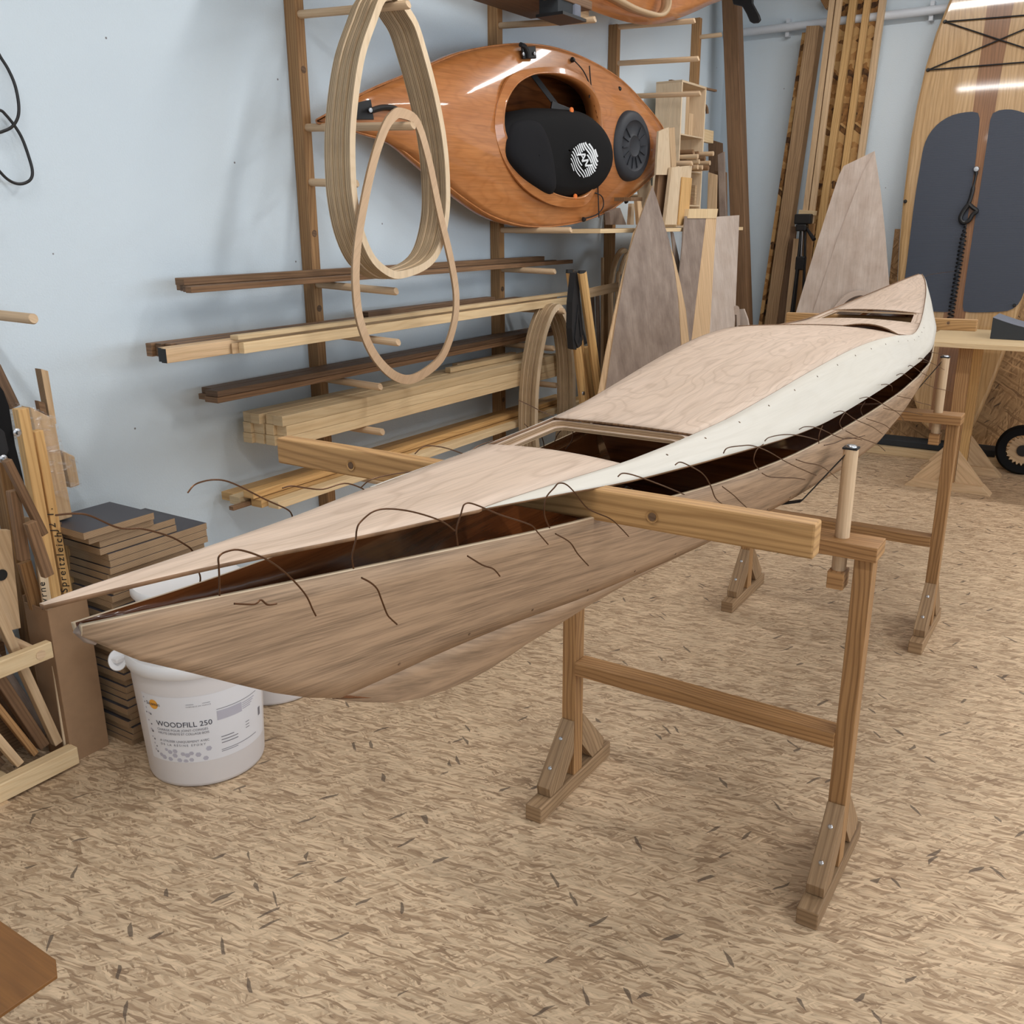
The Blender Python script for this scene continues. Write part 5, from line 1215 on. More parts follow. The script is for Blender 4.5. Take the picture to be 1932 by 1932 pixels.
# boards leaning in the corner, right of the cabinet
def lean_x(px, th, m, label, name='board', cat='board'):
    px = [(p[0], p[1], 0.0 if p[2] < .6 else p[2]) for p in px]
    return tag(MB().prism(px, (th, 0, 0), (0, 0, 1)).build(name, m, bevel=.001), label, cat)
lean_x([(6.16, 2.4527, 1.8255),(6.16, 2.393, 1.8072),(6.16, 2.3273, 0.3026),(6.16, 2.4054, 0.2951)], .02, M['ash'], 'tan offcut board leaning behind the three-faced panel, left of the greyish triangle')
lean_x([(6.24, 2.4405, 1.8382),(6.24, 2.3589, 1.8256),(6.24, 2.2293, 0.2992),(6.24, 2.3301, 0.2896)], .02, M['mahog'], 'brown board leaning in the far corner behind the shelf')
lean_x([(6.4, 2.561, 2.0517),(6.4, 2.4612, 2.0201),(6.4, 2.2811, 0.3074),(6.4, 2.4003, 0.2964)], .02, M['walnut'], 'dark board high in the far corner behind the cabinet')
lean_x([(6.2, 2.4089, 1.9337),(6.2, 2.3665, 1.9513),(6.2, 2.1845, 0.3098),(6.2, 2.2303, 0.3055)], .02, M['grey_wood'], 'small greyish offcut in the far corner, upright next to the tall post')
def corner_post():
    p, q = V((6.55, 2.5051, 2.9135)), V((6.55, 2.3003, 1.004))
    a, b = to_floor(p, q, 0), to_floor(p, q, 3.2)
    tag(MB().beam(b, a, .105, .10, (1, 0, 0)).build('tall_post', M['mahog'], bevel=.004), 'tall brown square post leaning in the far corner of the room', 'post')
corner_post()
def pointed_panel():
    o = empty('deck_panel', (4.1, 1.82, 0), 'tall grey pointed plywood panel leaning against the shelf, tip up', 'panel')
    f = [(4.5109, 2.0866, 1.6856),(4.5534, 2.0738, 1.6106),(4.6058, 2.0541, 1.495),(4.6437, 2.0407, 1.4161),(4.6677, 2.018, 1.2826),(4.6746, 1.9928, 1.1341),(4.6492, 1.956, 0.9175),(4.5732, 1.9011, 0.5945),(4.4073, 1.7915, -0.0503),(3.4342, 1.8366, 0.215),(3.6777, 1.9127, 0.6627),(3.7603, 1.9349, 0.7932),(3.8444, 1.9575, 0.9262),(3.9472, 1.9843, 1.0844),(4.0546, 2.0098, 1.234),(4.1614, 2.0338, 1.3755),(4.2878, 2.0543, 1.4961),(4.4226, 2.0743, 1.6134)]
    MB().prism(f, (0, .006, 0), (0, 0, 1), 0, 1).build('face', [M['grey_wood'], M['ply_edge']], o)
    l = [(4.2983, 2.0591, 1.4886),(4.1716, 2.0385, 1.3679),(4.0645, 2.0144, 1.2261),(3.9568, 1.9889, 1.0761),(3.8537, 1.962, 0.9176),(3.7693, 1.9393, 0.7842),(3.6885, 1.9182, 0.6603),(3.4443, 1.8419, 0.2113),(3.3769, 1.845, 0.2296),(3.6112, 1.9205, 0.6734),(3.7065, 1.9388, 0.7814),(3.8178, 1.9659, 0.9408),(3.9493, 1.9944, 1.108),(4.0819, 2.0217, 1.2689),(4.249, 2.0541, 1.4595)]
    MB().prism(l, (0, .006, 0), (0, 0, 1)).build('side_strip', M['ash'], o)
    r = [(4.6634, 2.0422, 1.3892),(4.6875, 2.0193, 1.2548),(4.6946, 1.9939, 1.1053),(4.6691, 1.9569, 0.8875),(4.6002, 1.9063, 0.5897),(4.4334, 1.7961, -0.0584),(4.5692, 1.7898, -0.0954),(4.7256, 1.9029, 0.5702),(4.7743, 1.955, 0.8766),(4.7741, 1.9859, 1.0584),(4.7416, 2.0097, 1.198),(4.6961, 2.033, 1.3351)]
    MB().prism(r, (0, .006, 0), (0, 0, 1)).build('side_strip', M['ash'], o)
pointed_panel()
o = MB().prism([(4.8869, 2.1413, 1.4752),(4.9172, 2.1379, 1.4529),(4.9561, 2.1211, 1.3404),(5.0016, 2.093, 1.1533),(5.0333, 2.0643, 0.9618),(5.0302, 2.0421, 0.8142),(4.8451, 1.8914, -0.1906),(4.685, 1.898, -0.1468),(4.9023, 2.053, 0.8864),(4.9013, 2.1045, 1.2297)], (0, .006, 0), (0, 0, 1), 0, 1).build('deck_panel', [M['grey_wood'], M['ply_edge']])
tag(o, 'slim second pointed panel just right of and behind the tall grey one', 'panel')
def three_face():
    o = empty('hull_section', (4.9, 1.9, 0), 'three-faced plywood hull section with a tan middle strip, leaning upright against the shelf', 'panel')
    MB().prism([(4.9942, 2.107, 1.5411),(5.3026, 2.1067, 1.5394),(4.8714, 1.987, 0.8353),(4.6704, 1.9233, 0.4604),(4.469, 1.9293, 0.4957),(4.77, 2.0365, 1.1265)], (0, .006, 0), (0, 0, 1)).build('left_panel', M['grey_wood'], o)
    MB().prism([(5.2975, 2.1047, 1.5394),(5.455, 2.1048, 1.54),(5.145, 1.9876, 0.8506),(4.9191, 1.9139, 0.4172),(4.666, 1.9214, 0.4614),(4.8667, 1.9851, 0.8359)], (0, .006, 0), (0, 0, 1)).build('middle_strip', M['ash'], o)
    MB().prism([(5.4602, 2.1068, 1.54),(5.8486, 2.1086, 1.5508),(5.6035, 2.006, 0.9472),(5.3249, 1.9038, 0.346),(4.9238, 1.9157, 0.4161),(5.1499, 1.9895, 0.85)], (0, .006, 0), (0, 0, 1)).build('right_panel', M['pale_ply'], o)
three_face()
def arch(px_o, px_i, x0, label, par=None, name='plywood_arch', m='pale_ply'):
    n = 24
    a = curve(px_o, 6); b = curve(px_i, 6); bb = MB()
    for i in range(len(a)-1):
        q = [a[i], a[i+1], b[i+1], b[i]]; d = V((.02, .012, 0))
        bb.poly(q); bb.poly([p+d for p in q[::-1]]); bb.poly([a[i], a[i]+d, a[i+1]+d, a[i+1]]); bb.poly([b[i], b[i+1], b[i+1]+d, b[i]+d])
    ob = bb.build(name, M[m], par, smooth=True, ang=50)
    if par is None: tag(ob, label, 'arch')
    return ob
arch([(5.6, 2.1534, 0.7442),(5.6, 2.1188, 0.8612),(5.6, 2.0827, 0.944),(5.6, 2.0385, 0.9972),(5.6, 1.9996, 1.021),(5.6, 1.9768, 0.9807),(5.6, 1.9614, 0.7566)], [(5.6, 2.1186, 0.7465),(5.6, 2.0902, 0.8464),(5.6, 2.0602, 0.9128),(5.6, 2.0288, 0.9529),(5.6, 2.0027, 0.9668),(5.6, 1.9943, 0.9416),(5.6, 1.9817, 0.7553)], 0, 'small arched plywood rim just above the kayak deck, beside the three-faced panel')
o = MB().prism([(5.75, 2.0448, 0.9857),(5.75, 2.0074, 0.9905),(5.75, 1.9792, 0.9299),(5.75, 1.9316, 0.7419),(5.75, 2.0209, 0.7362)], (.02, 0, 0), (0, 0, 1)).build('offcut_board', M['pale_ply']); tag(o, 'small rounded offcut right of the arched plywood rim', 'offcut')
# bent strips and slats beyond the folded stand
def ribbon(px, w, label, y, m='ash'):
    px = [(px[0][0], px[0][1], .02)]+px; p = curve(px, 6); tag(MB().tube(p, w, 8).build('bent_strip', M[m], smooth=True), label, 'strip')
ribbon([(4.7479, 2.42, 0.8807),(4.735, 2.42, 1.1157),(4.7536, 2.42, 1.2437),(4.7944, 2.42, 1.319),(4.8509, 2.42, 1.3573),(4.9041, 2.42, 1.3559)], .016, 'bent wooden strip arching in front of the rack post beside the pointed panel', 2.42)
ribbon([(4.694, 2.36, 1.1203),(4.7249, 2.36, 1.2462),(4.772, 2.36, 1.3205),(4.8228, 2.36, 1.3472)], .012, 'second bent strip, closer to the pointed panel', 2.36)
o = MB().beam((4.0677, 2.2, 1.1833), (4.3848, 2.2, 1.1959), .006, .045).build('flat_strip', M['ash']); tag(o, 'level pale strip crossing behind the folded stand towards the pointed panel', 'strip')
for i, (a, b_, lab) in enumerate([((1118, 560), (1122, 700), 'first'), ((1126, 556), (1131, 700), 'second'), ((1137, 490), (1138, 700), 'third')]):
    pass
for p, q, w, lab in (((4.6661, 2.5, 1.1231), (4.7088, 2.5, 0.6998), .03, 'left grey slat standing behind the folded stand'), ((4.6907, 2.48, 1.128), (4.7357, 2.48, 0.6979), .026, 'middle grey slat standing behind the folded stand'), ((4.7061, 2.46, 1.3269), (4.73, 2.46, 0.7001), .018, 'tall thin slat directly in front of the rack post beside the folded stand')):
    tag(MB().beam(p, to_floor(p, q), w, .01, (0, 1, 0)).build('slat', M['grey_wood'] if 'grey' in lab else M['ash']), lab, 'slat')

# ---------------------------------------------------------------- folded sling stand
def folded_stand():
    o = empty('folded_stand', (3.55, 2.0, 0), 'folded stand of honey-coloured legs with black webbing, below the varnished kayak', 'stand')
    def leg(p, q, th=.032, z=.0, m='pine_new'):
        b = to_floor(p, q, z); a = V(p)
        l = MB().tube([a, b], th/1.75, 6).build('leg', M[m], o)
        return l
    leg((3.7065, 2.1, 1.3026), (3.8492, 2.1, 0.8416))
    leg((3.6915, 2.03, 1.3001), (3.8759, 2.03, 0.7382), .036)
    leg((3.7122, 2.06, 0.9704), (3.7755, 2.06, 0.7182), .034)
    leg((3.8977, 2.12, 0.9466), (3.9716, 2.12, 0.682), .03)
    for p in ((3.7064, 2.1, 1.3071), (3.6913, 2.03, 1.3046)): MB().lathe([(0, .004), (.017, .004), (.018, -.012), (0, -.012)], p, 6, (0, 0, 1)).build('end_cap', M['black'], o)
    MB().prism([(3.6792, 2.055, 1.2978),(3.7077, 2.055, 1.3034),(3.7209, 2.055, 1.1928),(3.7551, 2.055, 1.0496),(3.7475, 2.055, 0.9789),(3.6986, 2.055, 0.9603),(3.6691, 2.055, 0.9683),(3.6523, 2.055, 1.059),(3.654, 2.055, 1.1742)], (0, .03, 0)).ring([V(p) for p in [(3.6983, 2.05, 1.1598),(3.7476, 2.05, 1.003),(3.7093, 2.05, 0.9594),(3.6736, 2.05, 1.0105)]], [V(p) for p in [(3.7042, 2.05, 1.1246),(3.7273, 2.05, 1.0146),(3.7086, 2.05, 0.9833),(3.6928, 2.05, 1.018)]], (0, .02, 0)).build('webbing_loop', M['strap'], o)
    MB().prism([(3.8191, 2.09, 1.0419),(3.8515, 2.09, 0.9902),(3.8626, 2.09, 0.9695),(3.8166, 2.09, 0.9646)], (0, .03, 0)).build('webbing_tail', M['strap'], o)
    MB().lathe([(0, .006), (.009, .005), (.010, 0)], (3.7377, 2.04, 0.758), 14, (0, -1, 0)).build('bolt', M['steel'], o, smooth=True)
folded_stand()

# ---------------------------------------------------------------- back wall: planks, tripod, nose section
def m_rough():
    t = NT('rough sawn edge')
    uv = t.n('ShaderNodeTexCoord').outputs['UV']
    vo = t.n('ShaderNodeTexVoronoi', {'Vector': t.scaled(uv, (26, 18, 1)), 'Scale': 1.0}, distance='CHEBYCHEV', voronoi_dimensions='2D')
    s = t.n('ShaderNodeSeparateColor', {0: vo.outputs[1]}).outputs[0]
    n1 = t.noise(t.scaled(uv, (22, 60, 1)), 1.0, 4).outputs[0]
    c = t.ramp(t.math('MULTIPLY_ADD', n1, .5, t.math('MULTIPLY', s, .6)), [(.25, lin((70, 46, 26))), (.5, lin((168, 120, 66))), (.8, lin((206, 166, 110)))])
    return t.set(Base_Color=c, Roughness=.8)
M['rough'] = m_rough()
def wall_plank(p, q, w, th, m, label, x=0, top=3.1, foot=.0):
    a, b = to_floor(p, q, top), to_floor(p, q, foot)
    return tag(MB().beam(a, b, w, th, (1, 0, 0)).build('plank', m, bevel=.002), label, 'plank', 'long planks leaning on the back wall')
wall_plank((6.78, 2.0627, 2.7184), (6.74, 2.202, 0.8448), .026, .10, M['rough'], 'rough bark-edged plank at the far left of the planks on the back wall', top=2.70)
wall_plank((6.7, 1.9863, 2.6987), (6.66, 2.1028, 0.8559), .085, .10, M['foot'], 'plain tan plank second from the left on the back wall, its top in view', top=2.72)
sA = wall_plank((6.6, 1.8586, 2.8457), (6.6, 1.918, 1.5729), .036, .03, M['ash'], 'pale slat left of the dark groove, ending above the black tripod head', foot=1.50)
sB = wall_plank((6.6, 1.8156, 2.8406), (6.6, 1.8753, 1.5724), .036, .03, M['ash'], 'pale slat right of the dark groove, ending above the black tripod head', foot=1.50)
tag(MB().beam((6.58, 1.9514, 1.5732), (6.58, 1.8443, 1.5651), .05, .028).build('end_batten', M['pine']), 'small pale batten closing the lower end of the two grooved slats', 'batten')
wall_plank((6.8, 1.8368, 2.8772), (6.8, 1.8959, 1.8154), .062, .03, M['rough'], 'rough-sawn board directly right of the pale grooved slats')
wall_plank((6.75, 1.7666, 2.8604), (6.75, 1.8288, 1.8114), .046, .045, M['pine_new'], 'smooth yellow pine plank between two rough-sawn boards')
wall_plank((6.8, 1.7363, 2.8654), (6.8, 1.7892, 1.812), .045, .03, M['rough'], 'rough-sawn board between the two yellow pine planks')
wall_plank((6.75, 1.6775, 2.8499), (6.75, 1.7272, 1.8082), .040, .04, M['pine_new'], 'narrow orange-tinted pine plank among the rough-sawn boards')
wall_plank((6.8, 1.644, 2.8544), (6.8, 1.6913, 1.8089), .045, .03, M['rough'], 'rough-sawn board second from the right among the back wall planks')
wall_plank((6.75, 1.5866, 2.8391), (6.75, 1.6308, 1.8051), .040, .04, M['ash'], 'smooth pale plank at the right end of the planks on the back wall')
wall_plank((6.66, 2.0239, 1.5052), (6.64, 2.0396, 0.8604), .075, .03, M['walnut'], 'dark plank behind the black tripod', top=1.48)
wall_plank((6.62, 1.961, 1.5049), (6.6, 1.975, 0.8667), .045, .03, M['ash'], 'tan plank alongside the left leg of the tripod', top=1.40)
wall_plank((6.7, 1.912, 1.5044), (6.68, 1.924, 0.8625), .075, .02, M['pine_old'], 'honey-coloured board behind the tripod, half covered by the plywood nose', top=1.5)
def tripod():
    o = empty('tripod', (6.50, 1.95, 0), 'black tripod folded upright in front of the planks on the back wall', 'tripod')
    h = V((6.5, 1.8989, 1.5248))
    MB().box(h+V((-.03, -.055, -.03)), h+V((.03, .055, .035))).build('head', M['black'], o, bevel=.008)
    MB().box(h+V((-.035, -.03, -.075)), h+V((.035, .04, -.03))).build('pan_base', M['black'], o, bevel=.008)
    MB().tube([h+V((0, -.02, -.05)), (6.44, 1.8006, 1.3971)], [.008, .014], 10).build('pan_handle', M['black'], o, smooth=True)
    k = V((6.5, 1.8929, 1.2482))
    MB().tube([h+V((0, 0, -.07)), k], .008, 10).build('column', M['steel'], o, smooth=True)
    MB().box(k+V((-.03, -.03, -.05)), k+V((.03, .03, .04))).build('collar', M['black'], o, bevel=.008)
    for dx, dy in ((-.10, .05), (-.02, -.09), (.06, .06)):
        MB().tube([h+V((0, dy*.2, -.07)), k+V((dx*.2, dy*.3, -.02)), (k.x+dx, k.y+dy, .004)], [.009, .010, .008], 8).build('leg', M['black'], o, smooth=True)
tripod()
def nose():
    o = empty('kayak_nose', (6.1, 1.5, 0), 'unfinished plywood kayak nose standing tip up in front of the back wall planks', 'kayak section')
    MB().prism([(6.1956, 1.4177, 1.9125),(6.1917, 1.5894, 1.8348),(6.1892, 1.6125, 1.7835),(6.1783, 1.6634, 1.5666),(6.1631, 1.7308, 1.2622),(6.1435, 1.8108, 0.871),(6.1247, 1.8622, 0.4949),(6.1252, 1.7571, 0.5036),(6.1438, 1.7048, 0.8762),(6.1704, 1.5814, 1.4081),(6.1897, 1.4719, 1.7942)], (.006, 0, 0), (0, 0, 1)).build('left_face', M['pale_ply'], o)
    f = [(6.1906, 1.4166, 1.9122),(6.1847, 1.4708, 1.794),(6.1654, 1.5802, 1.4082),(6.1388, 1.7034, 0.8767),(6.1202, 1.7556, 0.5044),(6.1209, 1.5848, 0.5184),(6.1378, 1.5867, 0.8559),(6.1422, 1.5562, 0.9434),(6.1464, 1.5063, 1.0273),(6.1486, 1.4464, 1.0715),(6.149, 1.3834, 1.08),(6.1472, 1.3223, 1.0436),(6.145, 1.2951, 0.9998),(6.1224, 1.2266, 0.5478),(6.1228, 1.1329, 0.5555),(6.142, 1.2007, 0.9399),(6.1546, 1.2523, 1.1914),(6.167, 1.3001, 1.4396),(6.1785, 1.3516, 1.6694)]
    MB().prism(f, (.006, 0, 0), (0, 0, 1)).build('right_face', M['pale_ply'], o)
    MB().prism([(6.394, 1.4646, 1.8796),(6.388, 1.6053, 1.7591),(6.3517, 1.7643, 1.0348),(6.3236, 1.814, 0.4713),(6.3262, 1.1706, 0.5241),(6.3526, 1.2785, 1.0513),(6.3751, 1.3698, 1.5012)], (.006, 0, 0), (0, 0, 1)).build('rear_face', M['grey_wood'], o)
    arch([(6.0895, 1.5996, 0.5901),(6.1026, 1.5969, 0.8519),(6.1076, 1.5677, 0.9523),(6.1121, 1.512, 1.0424),(6.1145, 1.4463, 1.0897),(6.1149, 1.3742, 1.0983),(6.1131, 1.3072, 1.0624),(6.1105, 1.273, 1.0096),(6.091, 1.2148, 0.6193)], [(6.0897, 1.5562, 0.5934),(6.1027, 1.5606, 0.8538),(6.1067, 1.5362, 0.934),(6.1109, 1.4898, 1.0173),(6.1131, 1.4336, 1.0613),(6.1135, 1.3741, 1.0697),(6.1118, 1.3199, 1.0365),(6.1098, 1.2964, 0.996),(6.0908, 1.2461, 0.6169)], 0, '', o, 'cockpit_rim')
nose()

# ---------------------------------------------------------------- paddle board
def paddle_board():
    o = empty('paddle_board', (6.62, .75, .09), 'varnished wooden paddle board with two charcoal pads standing upright against the back wall', 'paddle board')
    X, K = 6.57, .055
    cen = [(-110, 1906), (0, 1892), (210, 1862), (600, 1806), (810, 1776)]
    out = [(6.7395, 0.9035, 3.0822),(6.7383, 1.0007, 3.0606),(6.7336, 1.0885, 2.975),(6.7286, 1.1487, 2.8835),(6.7234, 1.195, 2.7883),(6.714, 1.2477, 2.6184),(6.7035, 1.2843, 2.4275),(6.691, 1.3085, 2.2003),(6.6808, 1.3199, 2.0141),(6.6686, 1.3212, 1.7922),(6.6597, 1.3207, 1.6311),(6.6471, 1.3123, 1.4018),(6.6343, 1.297, 1.1685),(6.6213, 1.2683, 0.9318),(6.6091, 1.2148, 0.7106),(6.5941, 1.128, 0.4373),(6.5819, 1.0276, 0.2169),(6.5798, 0.9833, 0.179),(6.5814, 0.736, 0.2064),(6.5832, 0.7092, 0.2406),(6.5963, 0.6461, 0.4791),(6.6112, 0.5905, 0.7494),(6.6229, 0.5588, 0.9621),(6.6352, 0.5301, 1.1855),(6.6472, 0.5105, 1.4033),(6.6589, 0.5026, 1.6164),(6.6671, 0.4998, 1.7661),(6.6785, 0.5031, 1.9724),(6.6881, 0.5157, 2.147),(6.7, 0.5427, 2.363),(6.7102, 0.5786, 2.5489),(6.7196, 0.6229, 2.7201),(6.726, 0.6804, 2.8372),(6.7327, 0.7655, 2.9582),(6.7375, 0.8462, 3.0463)]
    MB().prism(out, (.09, 0, 0), (0, 0, 1)).build('board', M['sup'], o, bevel=.02)
    st = [(6.738, 0.9682, 3.0695),(6.7211, 0.9763, 2.7621),(6.708, 0.975, 2.5233),(6.6947, 0.9771, 2.2824),(6.684, 0.9743, 2.0875),(6.6655, 0.9768, 1.7501),(6.641, 0.979, 1.3057),(6.6211, 0.9816, 0.9441),(6.593, 0.9828, 0.4326),(6.5793, 0.9771, 0.1834),(6.58, 0.8554, 0.1968),(6.5936, 0.856, 0.4438),(6.6214, 0.8544, 0.9496),(6.6411, 0.8537, 1.307),(6.6653, 0.8539, 1.7466),(6.6836, 0.8532, 2.0803),(6.6942, 0.8512, 2.2728),(6.7073, 0.842, 2.5102),(6.7202, 0.8333, 2.7451),(6.7355, 0.8429, 3.0238)]
    MB().prism(st, (.0006, 0, 0), (0, 0, 1)).build('centre_stripe', M['sup_dark'], o)
    pl = resample([(6.6815, 0.9448, 2.1364),(6.682, 0.9962, 2.1457),(6.6812, 1.0928, 2.1306),(6.6781, 1.1768, 2.0744),(6.6728, 1.2264, 1.9778),(6.6642, 1.2379, 1.8211),(6.6519, 1.2448, 1.5974),(6.6357, 1.2437, 1.3031),(6.6237, 1.2431, 1.086),(6.6191, 1.2328, 1.0018),(6.6164, 1.1874, 0.9527),(6.6162, 1.0962, 0.9497),(6.6164, 0.9473, 0.9526),(6.6183, 0.9299, 0.9865),(6.626, 0.9269, 1.128),(6.6411, 0.9205, 1.4026),(6.6585, 0.9206, 1.7173),(6.6703, 0.923, 1.9327),(6.6795, 0.931, 2.0995)], 80)
    pr = resample([(6.681, 0.8621, 2.1282),(6.6819, 0.8298, 2.1439),(6.6818, 0.7525, 2.1418),(6.6794, 0.6534, 2.0974),(6.6743, 0.5762, 2.0051),(6.6661, 0.5321, 1.8559),(6.6546, 0.5122, 1.6466),(6.6412, 0.5157, 1.4034),(6.6292, 0.5353, 1.1856),(6.6219, 0.5507, 1.0524),(6.6183, 0.5881, 0.9871),(6.6171, 0.6559, 0.9649),(6.6165, 0.8358, 0.9541),(6.6177, 0.8726, 0.9756),(6.6243, 0.8795, 1.0967),(6.6411, 0.878, 1.4027),(6.6584, 0.8727, 1.7161),(6.6718, 0.871, 1.9606),(6.6788, 0.8709, 2.0869)], 80)
    for p in (pl, pr): MB().prism(p, (.005, 0, 0), (0, 1, 0)).build('deck_pad', M['eva'], o)
    def eye(p): MB().lathe([(0, .014), (.008, .013), (.010, .004), (.012, 0)], p, 12, (-1, 0, .05)).build('eyelet', M['black'], o, smooth=True)
    for p in ((6.7148, 1.1999, 2.669), (6.7002, 1.2626, 2.4043), (6.7132, 0.6056, 2.6404), (6.7, 0.5535, 2.4004), (6.6577, 1.301, 1.6307), (6.6233, 0.5853, 1.0061)): eye(p)
    for a, b in (((6.7047, 1.1981, 2.6672), (6.7037, 0.6063, 2.6499)), ((6.7047, 1.1981, 2.6672), (6.6859, 0.5524, 2.3985)), ((6.6902, 1.2607, 2.4029), (6.7028, 0.6038, 2.6331)), ((6.6902, 1.2607, 2.4029), (6.6899, 0.5527, 2.399))):
        MB().tube([a, b], .0042, 8).build('bungee', M['strap'], o, smooth=True)
    MB().tube(curve([(6.6579, 0.9093, 1.8156),(6.6555, 0.9064, 1.7724),(6.6516, 0.9116, 1.7014),(6.6487, 0.9165, 1.6486),(6.6459, 0.9278, 1.5988)], 5), [.011]*5+[.007]*5+[.012]*11, 10).build('leash_cuff', M['black'], o, smooth=True)
    MB().lathe([(0, .006), (.014, .005), (.017, 0)], (6.6497, 0.9077, 1.8121), 14, (-1, 0, .05)).build('leash_bolt', M['steel'], o, smooth=True)
    MB().tube(curve([(6.6384, 0.9219, 1.608),(6.6362, 0.9466, 1.5675),(6.6338, 0.959, 1.5235),(6.6324, 0.9373, 1.498),(6.6331, 0.9088, 1.5105),(6.635, 0.8924, 1.5449),(6.6362, 0.8714, 1.5666),(6.6372, 0.8949, 1.5857),(6.6384, 0.9219, 1.608)], 5), .013, 8).build('leash_knot', M['black'], o, smooth=True)
    a, b = V((6.6324, 0.9252, 1.498)), V((6.6003, 0.937, 0.9143)); ax = (b-a); L = ax.length; ax.normalize()
    s = V((0, 1, 0)); s = (s-ax*s.dot(ax)).normalized(); u = ax.cross(s); pts = []
    for k in range(24*14+1):
        t = k/(24*14); w = .5 if t < .15 else 1.0
        an = 2*PI*24*t; pts.append(a+ax*L*t+(s*math.cos(an)+u*math.sin(an))*.017*min(1, t*6))
    MB().tube(pts, .0042, 6).build('coil_leash', M['black'], o, smooth=True)
paddle_board()
tag(MB().box((6.54, .56, .056), (6.70, 1.30, .10)).build('foam_bar', M['foam'], bevel=.006), 'dark padded bar lying on the floor ledge under the tail of the paddle board', 'bar')

# ---------------------------------------------------------------- bench in front of the back wall
def bench():
    o = empty('workbench', (6.0, .3, 0), 'plywood-topped bench on triangular trestle feet, in front of the paddle board', 'bench')
    z = .875
    MB().box((5.58, -1.2, z-.028), (6.36, .93, z)).build('bench_top', M['pine'], o, bevel=.002)
    for x in (5.80, 6.28):
        for y in (.72, -.75):
            MB().box((x-.03, y-.034, .04), (x+.03, y+.034, z-.028)).build('post', M['pine_old'] if x < 6 else M['pine_new'], o, bevel=.002)
            MB().prism([(x-.045, y-.235, 0), (x-.045, y+.235, 0), (x-.045, y+.185, .05), (x-.045, y-.185, .05)], (.09, 0, 0), (0, 1, 0)).build('foot', M['ash'], o, bevel=.002)
            for s in (-1, 1):
                MB().prism([(x-.012, y+s*.036, .05), (x-.012, y+s*.19, .05), (x-.012, y+s*.036, .235)], (.024, 0, 0), (0, s, -1)).build('gusset', M['ash'], o)
bench()
def foam_pad():
    o = empty('foam_cradle', (6.0, .35, .877), 'dark foam block with a hollowed grey top on the bench, cut by the right edge', 'foam')
    x0, x1, y0, y1, z = 5.86, 6.14, .10, .615, .8765
    rows = []; b = MB()
    N = 16
    hz = lambda t: z+.115-.055*math.sin(PI*min(1, max(0, t)))
    tops = [(y1+(y0-y1)*k/N, hz(k/N)) for k in range(N+1)]
    pts = [(x0, y1, z)]+[(x0, y, h) for y, h in tops]+[(x0, y0, z)]
    b.prism(pts, (x1-x0, 0, 0)).build('block', M['foam'], o)
    b = MB()
    for (ya, ha), (yb, hb) in zip(tops[:-1], tops[1:]): b.poly([(x0, ya, ha+.001), (x0, yb, hb+.001), (x1, yb, hb+.001), (x1, ya, ha+.001)])
    b.build('top_face', M['foam_top'], o, solid=(.002, 1, 0, 0))
foam_pad()
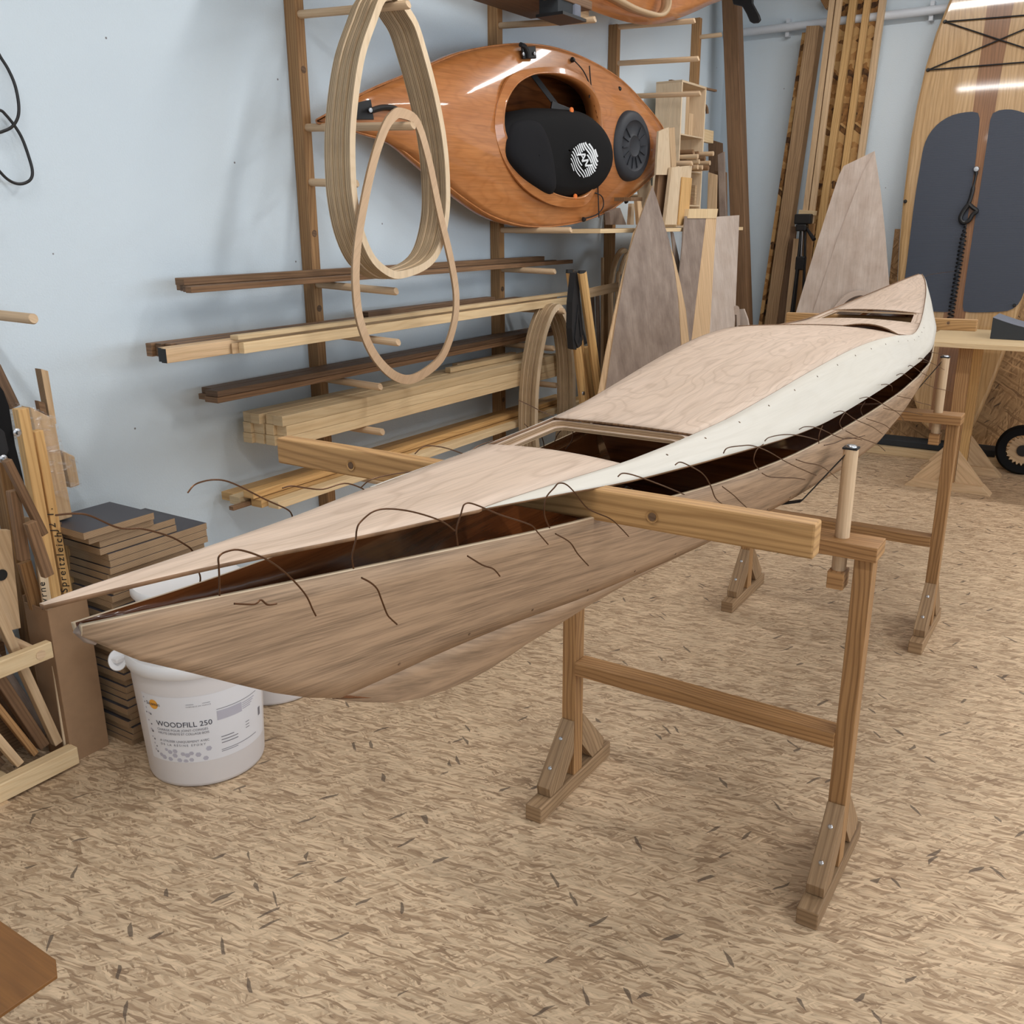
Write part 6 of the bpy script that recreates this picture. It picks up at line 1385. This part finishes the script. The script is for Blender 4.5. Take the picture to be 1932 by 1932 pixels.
def wheel():
    c = V((6.4, 0.3977, 0.2843)); R = .155
    o = empty('trolley_wheel', (6.40, c.y, 0), 'black trolley wheel with a pale toothed hub under the bench at the right edge', 'wheel')
    c = V((6.40, c.y, R+.056 if False else R))
    ax = (-1, 0, 0)
    MB().lathe([(R*.62, -.03), (R*.9, -.032), (R, -.012), (R, .012), (R*.9, .032), (R*.62, .03), (R*.62, -.03)], c, 40, ax).build('tyre', M['fabric'], o, smooth=True)
    b = MB(); n = 22; pts = []
    for k in range(n):
        for d, r in ((0, .5), (.3, .6), (.5, .6), (.8, .5)):
            a = 2*PI*(k+d)/n; pts.append((c.x-.028, c.y+R*r*math.cos(a), c.z+R*r*math.sin(a)))
    b.prism(pts, (.02, 0, 0)).build('toothed_hub', M['ash'], o)
    MB().lathe([(0, .04), (R*.22, .038), (R*.25, .0)], c, 24, ax).build('hub_cap', M['black'], o, smooth=True)
    MB().tube([c+V((.0, 0, 0)), c+V((.30, 0, 0))], .01, 10).build('axle', M['steel'], o)
wheel()
def paddle():
    o = empty('paddle', (6.2, 2.2797, 2.9442), 'black paddle blade dangling into the picture at the top, beside the tall post', 'paddle')
    MB().prism([(6.2, 2.3953, 3.0467),(6.2, 2.3757, 2.8533),(6.2, 2.3627, 2.8132),(6.2, 2.3032, 2.7945),(6.2, 2.2728, 2.7496),(6.2, 2.2492, 2.7054),(6.2, 2.2279, 2.6913),(6.2, 2.1941, 2.6906),(6.2, 2.1785, 2.7066),(6.2, 2.1906, 2.7345),(6.2, 2.2361, 2.8044),(6.2, 2.2361, 2.8513),(6.2, 2.2522, 3.0273)], (.022, 0, 0)).build('blade', M['black'], o, bevel=.006)
    MB().tube([(6.21, 2.3216, 3.0097), (6.21, 2.3664, 3.4154)], .014, 12).build('shaft', M['steel'], o, smooth=True)
paddle()
o = MB().beam((6.78, 1.963, 2.9134), (6.78, 1.9195, 2.8466), .05, .06).build('wood_block', M['pine_old']); tag(o, 'small wooden block on the wall pipe, left of the pale grooved slats', 'block')

# wood chips on the floor
def chips():
    rr = random.Random(21)
    spots = [((1.4231, 2.3133, 0.0), .05), ((0.9358, 1.5867, -0.0), .0), ((0.8179, 1.4786, 0.0), .0)]
    p = V((1.1277, 2.3837, 0.004)); q = V((1.2059, 2.397, 0.004))
    tag(MB().beam(p, q, .008, .005).build('wood_sliver', M['pine'] ), 'pale wood sliver on the floor in front of the floor rack', 'sliver')
chips()

# ---------------------------------------------------------------- picture settings
scene.view_settings.view_transform = 'Standard'
scene.view_settings.look = 'None'
scene.view_settings.gamma = 1.0
scene.view_settings.use_curve_mapping = False
scene.view_settings.exposure = -0.84
scene.cycles.max_bounces = 6
scene.cycles.diffuse_bounces = 4
scene.cycles.transparent_max_bounces = 8
scene.cycles.use_denoising = True
for ob in list(bpy.data.objects):
    if '_o' in ob: del ob['_o']
